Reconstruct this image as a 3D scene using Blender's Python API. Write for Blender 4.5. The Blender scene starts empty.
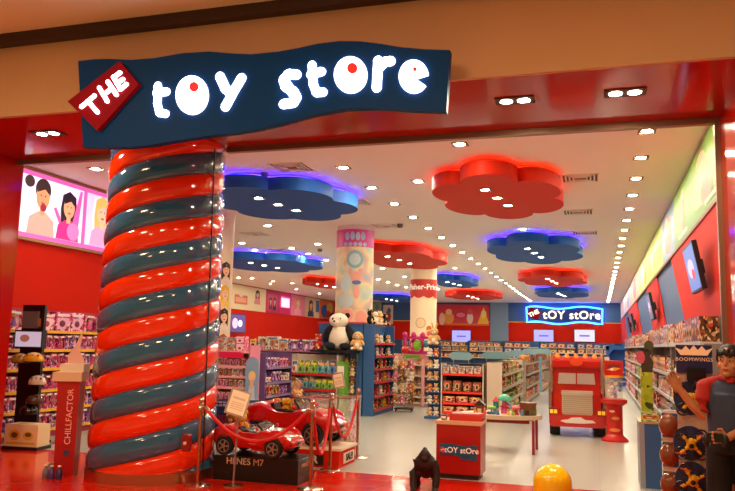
import bpy, bmesh, math, random
from mathutils import Vector, Matrix, Euler
PI = math.pi
R = math.radians
rnd = random.Random(7)
C = bpy.context.scene.collection
SC = bpy.context.scene

# ------------------------------------------------------------------ camera
YAW, PITCH, ROLL, FOC, EYE = -.29782, .13038, -.0214334, 750.0, Vector((0, 0, 1.6))
fw = Vector((math.sin(YAW)*math.cos(PITCH), math.cos(YAW)*math.cos(PITCH), math.sin(PITCH)))
rt = Vector((math.cos(YAW), -math.sin(YAW), 0))
dn = fw.cross(rt)
cr, sr = math.cos(ROLL), math.sin(ROLL)
ax, ay = cr*rt + sr*dn, -sr*rt + cr*dn
def at(x, y, X=None, Y=None, Z=None):
    """World point where the sight line of photo pixel (x, y) meets a plane of the shop."""
    d = (x-367.5)*ax + (y-245.5)*ay + FOC*fw
    if Z is not None: t = (Z-EYE.z)/d.z
    elif Y is not None: t = (Y-EYE.y)/d.y
    else: t = (X-EYE.x)/d.x
    return EYE + t*d
cd = bpy.data.cameras.new('camera'); cam = bpy.data.objects.new('camera', cd); C.objects.link(cam)
cam.matrix_world = Matrix(((ax.x, -ay.x, -fw.x, 0), (ax.y, -ay.y, -fw.y, 0), (ax.z, -ay.z, -fw.z, EYE.z), (0, 0, 0, 1)))
cd.sensor_width = 36; cd.lens = 36*FOC/735; cd.clip_start = .05; cd.clip_end = 300
SC.camera = cam

# --------------------------------------------------------------- materials
def lin(c):
    if isinstance(c, str):
        c = [int(c[i:i+2], 16)/255 for i in (0, 2, 4)]
    return [x/12.92 if x <= .04045 else ((x+.055)/1.055)**2.4 for x in c] + [1]
MC = {}
def mat(name, col, rough=.5, metal=0, emit=0, coat=0, alpha=1, trans=0, noise=0, nscale=8, spec=.5, ecol=None):
    if name in MC: return MC[name]
    m = bpy.data.materials.new(name); m.use_nodes = True
    nt = m.node_tree; b = nt.nodes['Principled BSDF']
    b.inputs['Base Color'].default_value = lin(col)
    b.inputs['Roughness'].default_value = rough; b.inputs['Metallic'].default_value = metal
    b.inputs['Coat Weight'].default_value = coat; b.inputs['Coat Roughness'].default_value = .05
    b.inputs['Specular IOR Level'].default_value = spec
    b.inputs['Transmission Weight'].default_value = trans
    b.inputs['Alpha'].default_value = alpha
    if emit:
        b.inputs['Emission Color'].default_value = lin(ecol or col); b.inputs['Emission Strength'].default_value = emit
    if noise:
        tc = nt.nodes.new('ShaderNodeTexCoord'); n = nt.nodes.new('ShaderNodeTexNoise')
        n.inputs['Scale'].default_value = nscale; n.inputs['Detail'].default_value = 3
        mx = nt.nodes.new('ShaderNodeMix'); mx.data_type = 'RGBA'
        c = lin(col)
        mx.inputs[6].default_value = [v*(1-noise) for v in c[:3]]+[1]
        mx.inputs[7].default_value = [min(1, v*(1+noise)) for v in c[:3]]+[1]
        nt.links.new(tc.outputs['Object'], n.inputs['Vector']); nt.links.new(n.outputs['Fac'], mx.inputs[0])
        nt.links.new(mx.outputs[2], b.inputs['Base Color'])
    MC[name] = m
    return m
def print_mat(name, cols, scale=7.5, rough=.35):
    """Printed packaging: blotches of ink in a small palette, shifted for each package."""
    if name in MC: return MC[name]
    m = bpy.data.materials.new(name); m.use_nodes = True
    nt = m.node_tree; b = nt.nodes['Principled BSDF']; b.inputs['Roughness'].default_value = rough
    tc = nt.nodes.new('ShaderNodeTexCoord'); oi = nt.nodes.new('ShaderNodeObjectInfo')
    ml = nt.nodes.new('ShaderNodeMath'); ml.operation = 'MULTIPLY'; ml.inputs[1].default_value = 37
    ad = nt.nodes.new('ShaderNodeVectorMath'); ad.operation = 'ADD'
    vo = nt.nodes.new('ShaderNodeTexVoronoi'); vo.inputs['Scale'].default_value = scale
    sp = nt.nodes.new('ShaderNodeSeparateColor'); rp = nt.nodes.new('ShaderNodeValToRGB')
    rp.color_ramp.interpolation = 'CONSTANT'
    el = rp.color_ramp.elements
    while len(el) < len(cols): el.new(.5)
    for i, c in enumerate(cols):
        el[i].position = [0, .42, .6, .74, .86, .94][i]; el[i].color = lin(c)
    L = nt.links.new
    L(oi.outputs['Random'], ml.inputs[0]); L(tc.outputs['Object'], ad.inputs[0]); L(ml.outputs[0], ad.inputs[1])
    L(ad.outputs[0], vo.inputs['Vector']); L(vo.outputs['Color'], sp.inputs[0]); L(sp.outputs[0], rp.inputs[0])
    L(rp.outputs[0], b.inputs['Base Color'])
    MC[name] = m
    return m

# ---------------------------------------------------------------- geometry
class MB:
    def __init__(s): s.v = []; s.f = []; s.m = []; s.T = None
    def add(s, vs, fs, m=0):
        o = len(s.v)
        s.v += [tuple(s.T @ Vector(v)) if s.T else tuple(v) for v in vs]
        s.f += [tuple(o+i for i in f) for f in fs]; s.m += [m]*len(fs)
        return s
    def box(s, x0, x1, y0, y1, z0, z1, m=0, ch=0):
        if ch:
            return s.prism([(x0+ch, z0), (x1-ch, z0), (x1, z0+ch), (x1, z1-ch), (x1-ch, z1), (x0+ch, z1), (x0, z1-ch), (x0, z0+ch)], y0, y1, m)
        vs = [(x, y, z) for x in (x0, x1) for y in (y0, y1) for z in (z0, z1)]
        return s.add(vs, [(0, 1, 3, 2), (4, 6, 7, 5), (0, 4, 5, 1), (2, 3, 7, 6), (0, 2, 6, 4), (1, 5, 7, 3)], m)
    def prism(s, pts, y0, y1, m=0, ax='y'):
        """Outline (a, b) drawn out along an axis: y -> (a, y, b); x -> (x, a, b); z -> (a, b, z)."""
        n = len(pts)
        g = {'y': lambda a, b, t: (a, t, b), 'x': lambda a, b, t: (t, a, b), 'z': lambda a, b, t: (a, b, t)}[ax]
        vs = [g(a, b, y0) for a, b in pts] + [g(a, b, y1) for a, b in pts]
        return s.add(vs, [tuple(range(n)), tuple(range(2*n-1, n-1, -1))] + [(i, i+n, (i+1) % n+n, (i+1) % n) for i in range(n)], m)
    def lathe(s, prof, n=20, m=0, c=(0, 0, 0), axis='z', cap=True):
        vs = []
        for r, h in prof:
            for i in range(n):
                a = 2*PI*i/n; p = (r*math.cos(a), r*math.sin(a), h)
                if axis == 'y': p = (p[0], p[2], p[1])
                if axis == 'x': p = (p[2], p[0], p[1])
                vs.append((p[0]+c[0], p[1]+c[1], p[2]+c[2]))
        k = len(prof)
        fs = [(j*n+i, j*n+(i+1) % n, (j+1)*n+(i+1) % n, (j+1)*n+i) for j in range(k-1) for i in range(n)]
        if cap: fs += [tuple(range(n-1, -1, -1)), tuple((k-1)*n+i for i in range(n))]
        return s.add(vs, fs, m)
    def ball(s, c, r, m=0, n=12, k=8, T=None):
        if not hasattr(r, '__len__'): r = (r, r, r)
        vs = [(0, 0, 1)]
        for j in range(1, k):
            t = PI*j/k
            vs += [(math.sin(t)*math.cos(2*PI*i/n), math.sin(t)*math.sin(2*PI*i/n), math.cos(t)) for i in range(n)]
        vs.append((0, 0, -1))
        fs = [(0, 1+i, 1+(i+1) % n) for i in range(n)]
        for j in range(k-2):
            a = 1+j*n
            fs += [(a+i, a+n+i, a+n+(i+1) % n, a+(i+1) % n) for i in range(n)]
        a = 1+(k-2)*n
        fs += [(a+i, a+n, a+(i+1) % n) for i in range(n)]
        M = T or Matrix.Identity(3)
        c = Vector(c)
        return s.add([tuple(c + M @ Vector((v[0]*r[0], v[1]*r[1], v[2]*r[2]))) for v in vs], fs, m)
    def tube(s, pts, r, m=0, n=8, closed=False):
        pts = [Vector(p) for p in pts]; k = len(pts); vs = []
        rs = r if hasattr(r, '__len__') else [r]*k
        for i, p in enumerate(pts):
            if closed: d = pts[(i+1) % k]-pts[i-1]
            else: d = pts[min(i+1, k-1)]-pts[max(i-1, 0)]
            d.normalize()
            u = d.cross(Vector((0, 0, 1)) if abs(d.z) < .95 else Vector((1, 0, 0))).normalized(); w = d.cross(u)
            vs += [tuple(p + rs[i]*(math.cos(2*PI*j/n)*u + math.sin(2*PI*j/n)*w)) for j in range(n)]
        fs = [(i*n+j, i*n+(j+1) % n, ((i+1) % k)*n+(j+1) % n, ((i+1) % k)*n+j) for i in range(k if closed else k-1) for j in range(n)]
        if not closed: fs += [tuple(range(n-1, -1, -1)), tuple((k-1)*n+j for j in range(n))]
        return s.add(vs, fs, m)
    def mesh(s, name, mats, smooth=False):
        me = bpy.data.meshes.new(name); me.from_pydata(s.v, [], s.f)
        for m in (mats if isinstance(mats, (list, tuple)) else [mats]): me.materials.append(m)
        me.polygons.foreach_set('material_index', s.m)
        bm = bmesh.new(); bm.from_mesh(me); bmesh.ops.recalc_face_normals(bm, faces=bm.faces[:]); bm.to_mesh(me); bm.free()
        if smooth:
            me.polygons.foreach_set('use_smooth', [True]*len(me.polygons))
            try: me.set_sharp_from_angle(angle=R(42))
            except Exception: pass
        return me
    def build(s, name, mats, parent=None, smooth=False, loc=None):
        o = bpy.data.objects.new(name, s.mesh(name, mats, smooth)); C.objects.link(o)
        if parent: o.parent = parent
        if loc: o.location = loc
        return o
def tag(o, label, cat, group=None, kind=None):
    if label: o['label'] = label
    if cat: o['category'] = cat
    if group: o['group'] = group
    if kind: o['kind'] = kind
    return o
def root(name, loc, rz=0, label=None, cat=None, group=None, rot=None):
    o = bpy.data.objects.new(name, None); C.objects.link(o); o.location = loc
    o.rotation_euler = rot or (0, 0, rz); o.empty_display_size = .1
    return tag(o, label, cat, group)
def struct(name, mb, m, smooth=False, parent=None):
    o = mb.build(name, m, parent, smooth); o['kind'] = 'structure'; return o
def copy_tree(o, parent=None):
    c = o.copy(); C.objects.link(c)
    if parent: c.parent = parent
    for ch in o.children: copy_tree(ch, c)
    return c
def text_mesh(name, s, size, m, extrude=.004, fat=0, align='CENTER', space=1):
    cu = bpy.data.curves.new(name, 'FONT'); cu.body = s; cu.size = size; cu.extrude = extrude; cu.offset = fat
    cu.align_x = align; cu.align_y = 'CENTER'; cu.space_character = space; cu.resolution_u = 3
    o = bpy.data.objects.new(name+'_curve', cu); C.objects.link(o)
    bpy.context.view_layer.update()
    me = bpy.data.meshes.new_from_object(o.evaluated_get(bpy.context.evaluated_depsgraph_get()))
    bpy.data.objects.remove(o); bpy.data.curves.remove(cu)
    me.materials.clear(); me.materials.append(m); me.name = name
    return me
def text(name, s, size, m, parent, loc, rot=(PI/2, 0, 0), **k):
    o = bpy.data.objects.new(name, text_mesh(name, s, size, m, **k)); C.objects.link(o)
    o.parent = parent; o.location = loc; o.rotation_euler = rot
    return o
ORD = 'zeroth first second third fourth fifth sixth seventh eighth ninth tenth eleventh twelfth thirteenth fourteenth fifteenth sixteenth seventeenth eighteenth nineteenth twentieth'.split()
def nth(i):
    if i <= 20: return ORD[i]
    t = {2: 'twenty', 3: 'thirty', 4: 'forty', 5: 'fifty'}[i//10]
    return t+'-'+ORD[i % 10] if i % 10 else {3: 'thirtieth', 4: 'fortieth', 5: 'fiftieth'}[i//10]
def circle(cx, cy, rx, ry=None, n=20, a0=0, a1=2*PI):
    ry = ry or rx
    e = n if abs(a1-a0-2*PI) < 1e-6 else n-1
    return [(cx+rx*math.cos(a0+(a1-a0)*i/e), cy+ry*math.sin(a0+(a1-a0)*i/e)) for i in range(n)]

RED = mat('red_gloss_panel', 'a80e06', .1, coat=.0, spec=.28)
REDW = mat('red_wall_paint', 'd42206', .6, spec=.12)
BLUE = mat('blue_wall_paint', '2f5f93', .5)
WHITE = mat('white_plaster', 'f6f0ea', .8)
CREAM = mat('cream_laminate', 'ecdcc0', .45)
BEIGE = mat('beige_fascia', 'cca274', .6, noise=.04, nscale=2)
DKBROWN = mat('dark_brown_gap_bracket', '3a2417', .5)
BLACK = mat('black_plastic', '101012', .4)
CHROME = mat('brushed_chrome', 'd8c8b4', .22, metal=1)
STEEL = mat('grey_steel', 'a9a49c', .35, metal=.8)
BRASS = mat('brass', 'e0b060', .25, metal=1)
GLOW = mat('downlight_glow', 'ffffff', emit=420, ecol='fff0d0')
NAVY = mat('navy_sign_board', '10407c', .45, spec=.06)
SWHITE = mat('lit_white_letter', 'ffffff', emit=2.4, ecol='f0f2ff')
SRED = mat('lit_red_dot', 'e02020', emit=.7, ecol='ff1414')
PLAQ = mat('crimson_plaque', '96081e', .45, spec=.06)
TYRE = mat('tyre_rubber', '121212', .7)
CARRED = mat('car_red_paint', 'c8120c', .12, coat=1)
GOLD = mat('yellow_plush', 'e8b012', .9, noise=.15, nscale=40)
BROWNP = mat('brown_plush', '7a4418', .9, noise=.2, nscale=40)
BEIGEP = mat('beige_plush', 'e2b878', .9, noise=.15, nscale=40)
WHITEP = mat('white_plush', 'f0e4cc', .9, noise=.08, nscale=40)
BLACKP = mat('black_plush', '151214', .95)
PINKP = mat('pink_plush', 'e0708c', .9, noise=.1, nscale=40)
REDP = mat('red_plush', 'c02818', .9, noise=.15, nscale=40)
ORANGEP = mat('orange_plush', 'd87820', .9, noise=.15, nscale=40)
BLUEP = mat('blue_plush', '4a78b8', .9, noise=.1, nscale=40)
GLASS = mat('clear_plastic', 'f4f8fa', .05, alpha=.18)
YEL = mat('yellow_rail', 'f0b428', .4)
SKIN = mat('skin', 'c08058', .5, spec=.3)
HAIR = mat('black_hair', '120c0a', .55)

# ----------------------------------------------------------------- setting
ZC, ZS, YO, YF, YB = 4.4, 4.02, 8.3, 6.55, 48.5
def tile_floor(name, c, line, sx, rough, mix):
    m = mat(name, c, rough); nt = m.node_tree; b = nt.nodes['Principled BSDF']
    tc = nt.nodes.new('ShaderNodeTexCoord'); br = nt.nodes.new('ShaderNodeTexBrick')
    br.offset = 0; br.inputs['Scale'].default_value = 1
    br.inputs['Brick Width'].default_value = sx; br.inputs['Row Height'].default_value = sx
    br.inputs['Mortar Size'].default_value = .004
    br.inputs['Color1'].default_value = lin(c); br.inputs['Color2'].default_value = [x*mix for x in lin(c)[:3]]+[1]
    br.inputs['Mortar'].default_value = lin(line)
    nt.links.new(tc.outputs['Object'], br.inputs['Vector']); nt.links.new(br.outputs['Color'], b.inputs['Base Color'])
    return m
struct('floor', MB().box(-18, 6, 9.22, YB+.2, -.1, 0), tile_floor('white_floor_tile', 'acaca2', '9e9c92', .8, .3, .985))
struct('floor.001', MB().box(-18, 6, 5.0, 9.22, -.1, 0), tile_floor('red_floor_gloss', 'd01c06', 'b81805', 1.2, .14, .96))
struct('floor.002', MB().box(-18, 6, -14, 5.0, -.1, 0), tile_floor('mall_floor_tile', 'c8b294', 'a08c70', 1.0, .2, .95))
struct('ceiling', MB().box(-18, 2.2, YO, YB+.2, ZC, ZC+.1), WHITE)
struct('ceiling.001', MB().box(-18, 6, -14, YF-.12, 4.92, 5.02), mat('mall_ceiling', 'f0dcb4', .7))
struct('wall_front', MB().box(-18, 6, YF-.05, YF, ZS-.02, 4.92), BEIGE)
struct('trim_1', MB().box(-18, 6, YF-.16, YF-.05, 4.80, 4.92), DKBROWN)  # dark strip standing in for the shade of a recessed cornice gap
struct('trim_2', MB().box(-18, 6, YF, YO+.15, ZS, ZS+.06), RED)                 # glossy soffit of the portal
struct('trim_3', MB().box(1.25, 6, YF, YO+.1, 0, ZS), RED)                       # portal jamb on the aisle side
struct('trim_4', MB().box(-18, -7.63, YF, YO+.1, 0, ZS), RED)
RAIL = mat('bronze_door_rail', '8a6a50', .35, metal=.5)
struct('trim_5', MB().box(-4.42, 1.25, YO-.03, YO+.05, ZS-.07, ZS), RAIL)
struct('trim_6', MB().box(-7.63, -5.72, YO-.03, YO+.05, ZS-.07, ZS), RAIL)
struct('trim_7', MB().box(-9.2, 2, YO+.1, YO+.16, ZS-.02, ZC), WHITE)             # back of the header
struct('trim_8', MB().box(1.2, 1.25, YO-.03, YO+.03, 0, ZS-.07), RAIL)
wr = struct('wall_right', MB().box(1.42, 1.6, YO+.1, YB, 0, ZC), BLUE)
struct('wall_back', MB().box(-17, 1.6, YB, YB+.15, 0, ZC), BLUE)
struct('wall_left', MB().box(-9.2, -9.0, YO+.1, 13, 0, ZC), REDW)
struct('wall_left.001', MB().box(-17.1, -16.9, 13, YB, 0, ZC), REDW)
struct('wall_left.002', MB().box(-17.1, -9.2, 12.8, 13, 0, ZC), REDW)
struct('wall_back.001', MB().box(-16.9, -8.65, YB-.04, YB, 1.95, 3.15), REDW)
struct('wall_back.002', MB().box(-8.65, 1.42, YB-.04, YB, 1.95, 3.15), REDW)
struct('trim_9', MB().box(-16.9, 1.42, YB-.06, YB, 3.15, 3.2), YEL)
# square pier on the back wall
pl = at(489.5, 320, Y=YB-.5); pr = at(507.5, 320, Y=YB-.5)
struct('wall_back.003', MB().box(pl.x, pr.x, YB-.14, YB-.06, 0, ZC), mat('grey_blue_pier', '7898b0', .5))
# -------------------------------------------------------------- shop sign
def stroke(mb, pts, w, y0, y1, m=0):
    for a, b in zip(pts, pts[1:]):
        a = Vector(a); b = Vector(b); d = b-a
        if d.length < 1e-6: continue
        n = Vector((-d.y, d.x)).normalized()*w/2
        mb.prism([a+n, b+n, b-n, a-n], y0, y1, m)
    for p in pts: mb.prism(circle(p[0], p[1], w/2, n=14), y0, y1, m)
SY = 6.2
SB = Vector((-3.1, SY+.3, 3.5))
def sp(x, y, dy=0): p = at(x, y, Y=SY-dy); return (p.x-SB.x, p.z-SB.z)
sign = root('shop_sign', SB, 0, 'large wavy navy shop sign with glowing white letters above the entrance', 'sign')
OUT = [(78, 61), (93, 59.2), (108, 58.8), (131, 59.8), (153, 58.2), (183, 53), (209, 51.4), (230, 53.2), (251, 54.2), (278, 51.5), (298, 48), (318, 43.5), (339, 41), (360, 41.2), (380, 43.6), (400, 47), (425, 49.2), (450, 50),
       (446, 111.5), (414, 110.2), (380, 108), (346, 108.5), (312, 114.5), (278, 124), (254, 129.5), (232, 133), (209, 135.5), (170, 141.5), (150, 145), (130, 147), (105, 147.6), (83, 147)]
MB().prism([sp(*p) for p in OUT], -.3, -.21).build('sign_board', NAVY, sign)
pxm = (at(301, 80, Y=SY)-at(300, 80, Y=SY)).length
def letter(strokes, w, fills=(), wh=SWHITE, y=-.318):
    mb = MB()
    for s in strokes: stroke(mb, [sp(*p) for p in s], w*pxm, y, -.3)
    for f in fills: mb.prism([sp(*p) for p in f], y, -.3)
    return mb.build('letter', wh, sign)
letter([[(158.5, 86), (158, 104), (160, 113), (166, 114)], [(157, 93), (167, 92)]], 7.8)
o = letter([], 1, [circle(192.7, 95.5, 16.2, 19.5, 32)])
MB().prism([sp(*p) for p in circle(195, 87.5, 4.6, 4.9)], -.324, -.318).build('red_dot', SRED, o)
letter([[(220.5, 77), (226, 89), (232, 94)], [(242, 78.5), (234, 92), (226, 107)]], 9.2)
letter([[(297, 75), (289, 74.5), (284, 80), (286, 87), (294, 92), (297, 98), (294, 103), (284, 104.5)], [(285, 82), (295, 96)]], 9)
letter([[(312.5, 65.5), (313.5, 84), (317, 93), (323.5, 92.5)], [(311, 75), (322, 72)]], 8)
o = letter([], 1, [circle(351, 75.3, 16.5, 18.4, 32)])
MB().prism([sp(*p) for p in circle(353, 69, 5.2, 5.4)], -.324, -.318).build('red_dot', SRED, o)
letter([[(378.5, 61), (377, 88)], [(378.5, 69), (385, 62.5), (391, 61.5)]], 8.6)
o = letter([], 1, [[(416.5, 79.5)] + circle(414, 77, 14.8, 16.8, 40, R(34), R(356))])
MB().prism([sp(*p) for p in circle(415.5, 70, 2, 2)], -.325, -.318).build('red_dot', SRED, o)
pq = MB().prism([sp(*p, .05) for p in ((67.4, 101.4), (119.5, 61.2), (138.8, 84.2), (97, 130.5))], -.35, -.3).build('plaque', PLAQ, sign)
for x_ in (-1.3, 0, 1.3): MB().box(x_-.04, x_+.04, -.21, -.0, .45, .55).build('bracket', DKBROWN, sign)
for st in ([[(82, 107), (95, 96)], [(88.5, 101.5), (98, 112.5)]], [[(99.7, 88), (107.8, 101.5)], [(108.3, 82), (117, 95)], [(104, 95), (112, 89)]],
           [[(114, 77.5), (121, 89.5)], [(114, 77.5), (120.5, 73)], [(117.5, 83.5), (123.5, 79.5)], [(121, 89.5), (127, 84.5)]]):
    mb = MB()
    for s in st: stroke(mb, [sp(*p, .05) for p in s], 4.1*pxm, -.365, -.35)
    mb.build('plaque_letter', SWHITE, pq)

# ------------------------------------------------------- striped round column
PC = Vector((-5.13, 8.10, 0)); PH = ZS-.01
col = root('striped_column', PC, 0, 'giant round column of twisted glossy red and blue bands at the entrance', 'column')
col['kind'] = 'thing'
PITCH_C, NB = 1.06, 28
RCOL = mat('red_gloss_strand', 'f03404', .1, coat=.8); BCOL = mat('blue_gloss_strand', '2f6386', .1, coat=1)
def rcol(z): return .757-.0125*z
for k in range(4):
    mb = MB(); n = 12; stp = 72; t0 = -2*PI*1.4; vs = []; turns = 6.2
    tot = int(stp*turns)
    for i in range(tot+1):
        th = t0 + 2*PI*i/stp
        for j in range(n+1):
            u = j/n
            z = PITCH_C*th/(2*PI) + (k+u)*PITCH_C/4 - .06
            r = rcol(z)-.05 + .045*max(0, 1-(2*u-1)**2)**.5
            a = th - PI/2
            vs.append((r*math.cos(a), r*math.sin(a), min(PH, max(.11, z)), z))
    fs = []
    for i in range(tot):
        for j in range(n):
            q = (i*(n+1)+j, (i+1)*(n+1)+j, (i+1)*(n+1)+j+1, i*(n+1)+j+1)
            if all(vs[a][3] <= .11 for a in q) or all(vs[a][3] >= PH for a in q): continue
            fs.append(q)
    mb.add([v[:3] for v in vs], fs)
    mb.build('red_band' if k % 2 == 0 else 'blue_band', RCOL if k % 2 == 0 else BCOL, col, True)
MB().lathe([(.755, 0), (.755, .12), (.6, .12)], 64).build('base_ring', mat('brushed_base_ring', 'c9a078', .28, metal=1), col, True)
def seam_angle():
    best = None
    for i in range(900):
        th = -PI/2+PI/2*i/900; p = Vector((PC.x+.73*math.cos(th), PC.y+.73*math.sin(th), 2.0))-EYE
        px = 367.5+FOC*p.dot(ax)/p.dot(fw)
        if best is None or abs(px-209) < best[0]: best = (abs(px-209), th)
    return best[1]
TH = seam_angle()
MB().tube([((rcol(z)-.004)*math.cos(TH), (rcol(z)-.004)*math.sin(TH), z) for z in [.13+i*.2 for i in range(20)]], .009, n=6).build('seam', mat('seam_dark', '2a1c18', .5), col)
cb = at(186, 443, Y=7.41)
b = MB().box(-.04, .04, -.02, .05, -.09, .09, 0, .012).build('alarm_box', mat('alarm_red', '8a1810', .35), col, loc=(cb.x-PC.x, cb.y-PC.y, cb.z))
MB().lathe([(.018, -.03), (.018, -.02)], 12, axis='y').build('button', WHITEP, b)

# -------------------------------------------------------------- downlights
FRAME = mat('downlight_frame', '8a7866', .6)
fr = MB()
s0, s1 = .11, .085
fr.box(-s0, s0, -s0, -s1, -.012, .0); fr.box(-s0, s0, s1, s0, -.012, 0); fr.box(-s0, -s1, -s1, s1, -.012, 0); fr.box(s1, s0, -s1, s1, -.012, 0)
fr.box(-s1, s1, -s1, s1, -.004, 0)
FRM = fr.mesh('downlight', FRAME); LENM = MB().lathe([(.058, -.010), (.058, -.004)], 16).mesh('lens', GLOW)
def downlight(x, y, z, label, group, parent=None, sc=1):
    o = bpy.data.objects.new('downlight', FRM); C.objects.link(o); o.location = (x, y, z); o.scale = (sc, sc, 1)
    if parent: o.parent = parent
    else: tag(o, label, 'ceiling light', group)
    l = bpy.data.objects.new('lens', LENM); C.objects.link(l); l.parent = o
for i in range(27):
    downlight(.66, 10.02+1.42*i, ZC, f'square recessed ceiling downlight, {nth(i+1)} from the entrance in the row beside the TV wall', 'downlights beside the TV wall')
for i in range(23):
    downlight(-3.85+.0*i, 11.12+1.6*i, ZC, f'square recessed ceiling downlight, {nth(i+1)} from the entrance in the long middle row', 'downlights in the middle row')
for r_ in range(2):  # extra downlight rows added to brighten the under-lit far aisles
    for i in range(9):
        downlight([-15.2, -7.6][r_], 16.5+3.4*i, ZC, f'added fill downlight, {nth(i+1)} from the entrance in the row {["washing the far picture wall", "behind the striped column"][r_]}', 'added fill downlights over the doll aisles')
misc = [(460, 144), (418, 181), (523, 229), (96, 168.7), (227, 235), (242, 243), (255, 250), (291.5, 248), (308.5, 253.5), (326, 260), (230.6, 275), (252, 278), (273, 281), (292.5, 283), (320, 277.5),
        (378, 279.5), (388, 282), (397, 285), (406, 287), (367, 272), (444, 262), (455, 268)]
for i, p in enumerate(misc):
    q = at(*p, Z=ZC)
    wh = 'between the hanging red and blue clouds' if i < 3 else 'inside the pillar bay' if i == 3 else 'over the doll aisles' if i < 15 else 'behind the pastel round column'
    downlight(q.x, q.y, ZC, f'recessed ceiling downlight {wh}, {nth(i+1)} of the scattered ones', 'scattered downlights')
for i, p in enumerate([(48, 133), (515, 100), (625, 92)]):
    q = at(*p, Z=ZS)
    t = root('twin_downlight', (q.x, q.y, ZS), 0, 'twin lamp downlight in the red portal soffit, ' + ['left of the shop sign', 'just past the end of the shop sign', 'in the corner above the TV wall'][i].replace('left of', 'before'), 'ceiling light', 'twin downlights')
    m = MB(); m.box(-.19, .19, -.11, .11, -.012, 0); m.build('housing', mat('twin_housing', '4a2c20', .7), t)
    for s in (-1, 1): MB().lathe([(.058, -.0135), (.058, -.012)], 18, c=(s*.085, 0, 0)).build('lens', GLOW, t)

# ------------------------------------------------------------ hanging clouds
CRED = mat('cloud_red', 'd42c0e', .6, spec=.2); CBLUE = mat('cloud_blue', '1c5cb4', .6, spec=.2)
LEDB = mat('led_blue', '3838ff', emit=9, ecol='4a2cff'); LEDR = mat('led_red', 'ff3010', emit=1.6, ecol='ff3a08')
def cloud(px, py, rx, ry, red, label, nl=6, ph=0, lights=3, ang=0):
    q = at(px, py, Z=4.1)
    t = root('cloud_pendant', (q.x, q.y, 4.1), ang, label, 'ceiling panel', 'cloud shaped ceiling panels')
    pts = []; N = nl*14
    for i in range(N):
        a = 2*PI*i/N
        f = .80 + .20*abs(math.sin(nl*a/2+ph))**.65
        pts.append((rx*f*math.cos(a), ry*f*math.sin(a)))
    MB().prism(pts, 0, .22, 0, 'z').build('cloud_body', CRED if red else CBLUE, t, True)
    ins = [(x*.93, y*.93) for x, y in pts]; ins2 = [(x*.90, y*.90) for x, y in pts]
    m = MB(); n = len(ins)
    m.add([(x, y, z) for z in (.22, .25) for x, y in ins] + [(x, y, .25) for x, y in ins2], [(i, (i+1) % n, (i+1) % n+n, i+n) for i in range(n)] + [(i+n, (i+1) % n+n, (i+1) % n+2*n, i+2*n) for i in range(n)])
    m.build('led_strip', LEDR if red else LEDB, t)
    m = MB().prism([(x*.8, y*.8) for x, y in pts], .22, .295, 0, 'z'); m.build('hanger_block', WHITE, t)
    for i in range(lights):
        downlight(.1*i-.12, (i-(lights-1)/2)*ry*.36-.1*ry, 0, None, None, t, .9)
cloud(500, 200, 1.12, 2.0, 1, 'large orange red cloud panel hanging from the ceiling near the entrance')
cloud(283, 206, 1.35, 1.75, 0, 'large blue cloud panel hanging beside the striped column', ph=.6)
cloud(268, 266, 1.75, 2.3, 0, 'blue cloud panel with violet edge light over the doll aisles', ph=.3)
cloud(402, 261, 1.3, 2.6, 1, 'red cloud panel hanging just behind the pastel round column', ph=.8)
cloud(536, 254, 1.28, 2.6, 0, 'blue cloud panel glowing violet behind the large red cloud', ph=.2)
cloud(553, 281.5, 1.3, 2.6, 1, 'red cloud panel hanging beyond the violet glowing blue cloud', ph=.5)
cloud(562, 295, 1.3, 2.6, 0, 'small distant blue cloud panel above the neon sign wall', ph=.1)
cloud(455, 284, .9, 2.2, 0, 'blue cloud panel beside the white round column', ph=.4)
cloud(474, 297.5, 1.45, 2.4, 1, 'red cloud panel above the pink red cartoon poster', ph=.7)
cloud(328, 286, .9, 2.2, 1, 'small red cloud panel over the far end of the picture wall', ph=.2)
cloud(393, 300, 1.3, 2.2, 0, 'dim blue cloud panel between the two round columns', ph=.9)

# ---------------------------------------------------------- vents, detectors
VENTD = mat('vent_dark', '6a5846', .7)
for i, p in enumerate([(292, 167), (354, 202), (386, 226), (580, 178), (578, 212), (585, 233), (255, 234), (279, 250), (412, 247), (436, 257)]):
    q = at(*p, Z=ZC)
    m = MB(); 
    for k in range(4):
        e = .3-.06*k
        m.box(-e, e, -e, -e+.025, -.012-.004*k, 0); m.box(-e, e, e-.025, e, -.012-.004*k, 0); m.box(-e, -e+.025, -e, e, -.012-.004*k, 0); m.box(e-.025, e, -e, e, -.012-.004*k, 0)
    o = m.build('ceiling_vent', WHITE, loc=(q.x, q.y, ZC))
    tag(o, f'square white ceiling air vent, {nth(i+1)} of them, {"near the middle light row" if i in (0,1,2,8,9) else "near the TV wall lights" if i < 6 else "over the doll aisles"}', 'vent', 'ceiling vents')
    MB().box(-.29, .29, -.29, .29, -.004, -.001).build('grille', VENTD, o)
for i, p in enumerate([(264, 173), (400, 224), (320, 249)]):
    q = at(*p, Z=ZC)
    o = MB().lathe([(.03, -.09), (.055, -.085), (.07, -.05), (.07, 0)], 18).build('smoke_detector', mat('detector_grey', '6a6058', .5), smooth=True, loc=(q.x, q.y, ZC))
    tag(o, 'small round grey smoke detector on the ceiling, ' + ['over the first blue cloud', 'beside the middle light row', 'over the doll aisles'][i], 'smoke detector', 'smoke detectors')

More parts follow.
